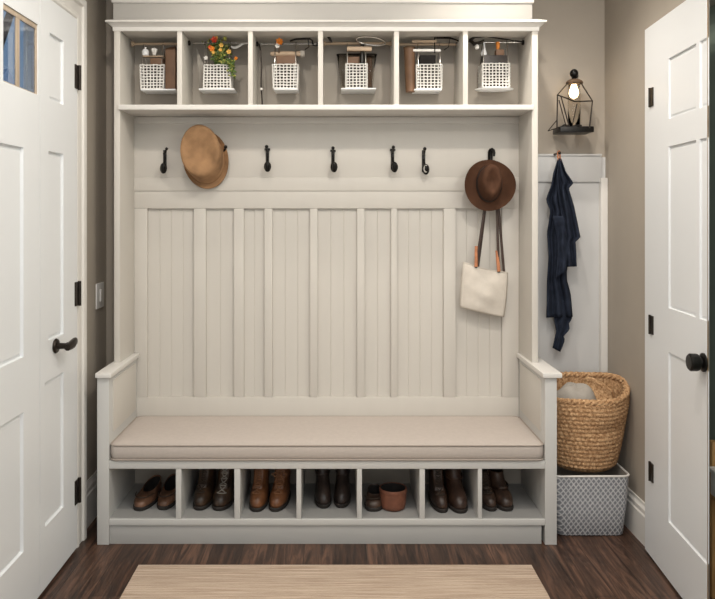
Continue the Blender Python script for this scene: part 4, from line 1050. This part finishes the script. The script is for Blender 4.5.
mb.tube([P(470, 40, .02), P(474, 44, .01), P(480, 42.5, .01), P(484, 40, .012)], [.008, .009, .007, .004], 8)
o = mb.build('metal_hook', 'bronze', base=tuple(P(480, 42, .015))); tag(o, 'dark curved metal holder at the rail of the rightmost cubby', 'hook')
mb = MB(); c = P(477, 47, .008); mb.ball(c, .0105, 12, sz=1.15); mb.tube([c + Vector((0, 0, .008)), P(477, 43.5, .01)], .004, 8); o = mb.build('light_bulb', 'weave', base=tuple(c)); tag(o, 'tiny pale round bulb hanging at left in the rightmost cubby', 'bulb')

# ------------------------------------------------------------------ beyond the right door
st = thing('wooden_stand', 'golden wooden stand against the dark green wall beyond the door', 'stand', (1.355, 2.66, 0))
Ys = 2.63
zt_ = za(438, Ys)
for yy in (2.58, 2.32):
    MB().box(1.335, 1.366, yy, yy + .03, 0.001, zt_, .002).build('post', 'oak', st)
for z0_ in (.06, .33):
    MB().box(1.350, 1.366, 2.35, 2.58, z0_, z0_ + .03, .002).build('crossbar', 'oak', st)
MB().box(1.322, 1.366, 2.33, 2.577, .362, .374, .002).build('shelf', 'oak', st)
mb = MB()
mb.box(1.322, 1.368, 2.36, 2.570, .375, .455, .006); mb.box(1.316, 1.3685, 2.355, 2.576, .455, .472, .004)
o = mb.build('white_tray', 'trim', base=(1.345, 2.465, .375)); tag(o, 'small cream tray on the golden stand at the right edge', 'tray')

# ------------------------------------------------------------------ light
def area(name, loc, size, e, col=(1, .93, .84), rot=(0, 0, 0), sy=None):
    l = bpy.data.lights.new(name, 'AREA'); l.energy = e; l.color = col; l.size = size
    if sy: l.shape = 'RECTANGLE'; l.size_y = sy
    o = bpy.data.objects.new(name, l); o.location = loc; o.rotation_euler = rot; C.objects.link(o); return o
area('ceiling_fill', (.1, .7, ZC - .02), 1.8, 34, (1, .985, .965))
area('room_bounce', (.1, YR + .1, 1.5), 2.0, 28, (.95, .975, 1), rot=(PI / 2, 0, 0))
area('side_bounce', (1.22, .7, 1.75), .8, 11, (1, .98, .95), rot=(PI / 2, 0, R_(50)))
def can(name, x, y, e, ang=104, bl=.85):
    l = bpy.data.lights.new(name, 'SPOT'); l.energy = e; l.color = (1, .92, .82); l.spot_size = R_(ang); l.spot_blend = bl; l.shadow_soft_size = .03
    o = bpy.data.objects.new(name, l); o.location = (x, y, ZC - .02)
    d = Vector((x, y + .12, 1.0)) - Vector((x, y, ZC)); o.rotation_euler = d.to_track_quat('-Z', 'Y').to_euler(); C.objects.link(o)
for n_, x_, y_, e_ in (('downlight_left', -.45, 2.80, 16), ('downlight_right', .72, 2.86, 50), ('downlight_front_left', -.50, 1.85, 36), ('downlight_front_right', .50, 1.75, 52)):
    can(n_, x_, y_, e_, *((104, .85) if y_ > 2.5 else (160, .4)))

lp = bpy.data.lights.new('closet_fill', 'POINT'); lp.energy = 16; lp.color = (1, .93, .84); lp.shadow_soft_size = .05  # unseen fill lamp, added to brighten the green wall beyond the door
lo = bpy.data.objects.new('closet_fill', lp); lo.location = (1.22, 1.55, 2.3); C.objects.link(lo)

w = bpy.data.worlds.new('World'); bpy.context.scene.world = w; w.use_nodes = True
t = w.node_tree; bg = t.nodes['Background']
tc = N(t, 'ShaderNodeTexCoord'); sp = N(t, 'ShaderNodeSeparateXYZ'); t.links.new(tc.outputs['Generated'], sp.inputs[0])
r1 = ramp(t, [(.0, (.32, .45, .62)), (.5, (.10, .25, .46)), (1, (.10, .20, .36))]); t.links.new(sp.outputs['Z'], r1.inputs['Fac']); t.links.new(r1.outputs['Color'], bg.inputs['Color'])
bg.inputs['Strength'].default_value = .75

# ------------------------------------------------------------------ camera
cam = bpy.data.cameras.new('camera'); co = bpy.data.objects.new('camera', cam); C.objects.link(co)
co.location = (0, 0, H); co.rotation_euler = (PI / 2, 0, 0)
cam.sensor_width = 36; cam.lens = 36 * F / 715
cam.shift_x = (357.5 - VX) / 715; cam.shift_y = -(299.5 - VY) / 715
cam.clip_start = .02
sc = bpy.context.scene; sc.camera = co
sc.view_settings.view_transform = 'Standard'; sc.view_settings.look = 'None'; sc.view_settings.exposure = -.13
for o in bpy.data.objects:
    if '_b' in o.keys(): del o['_b']
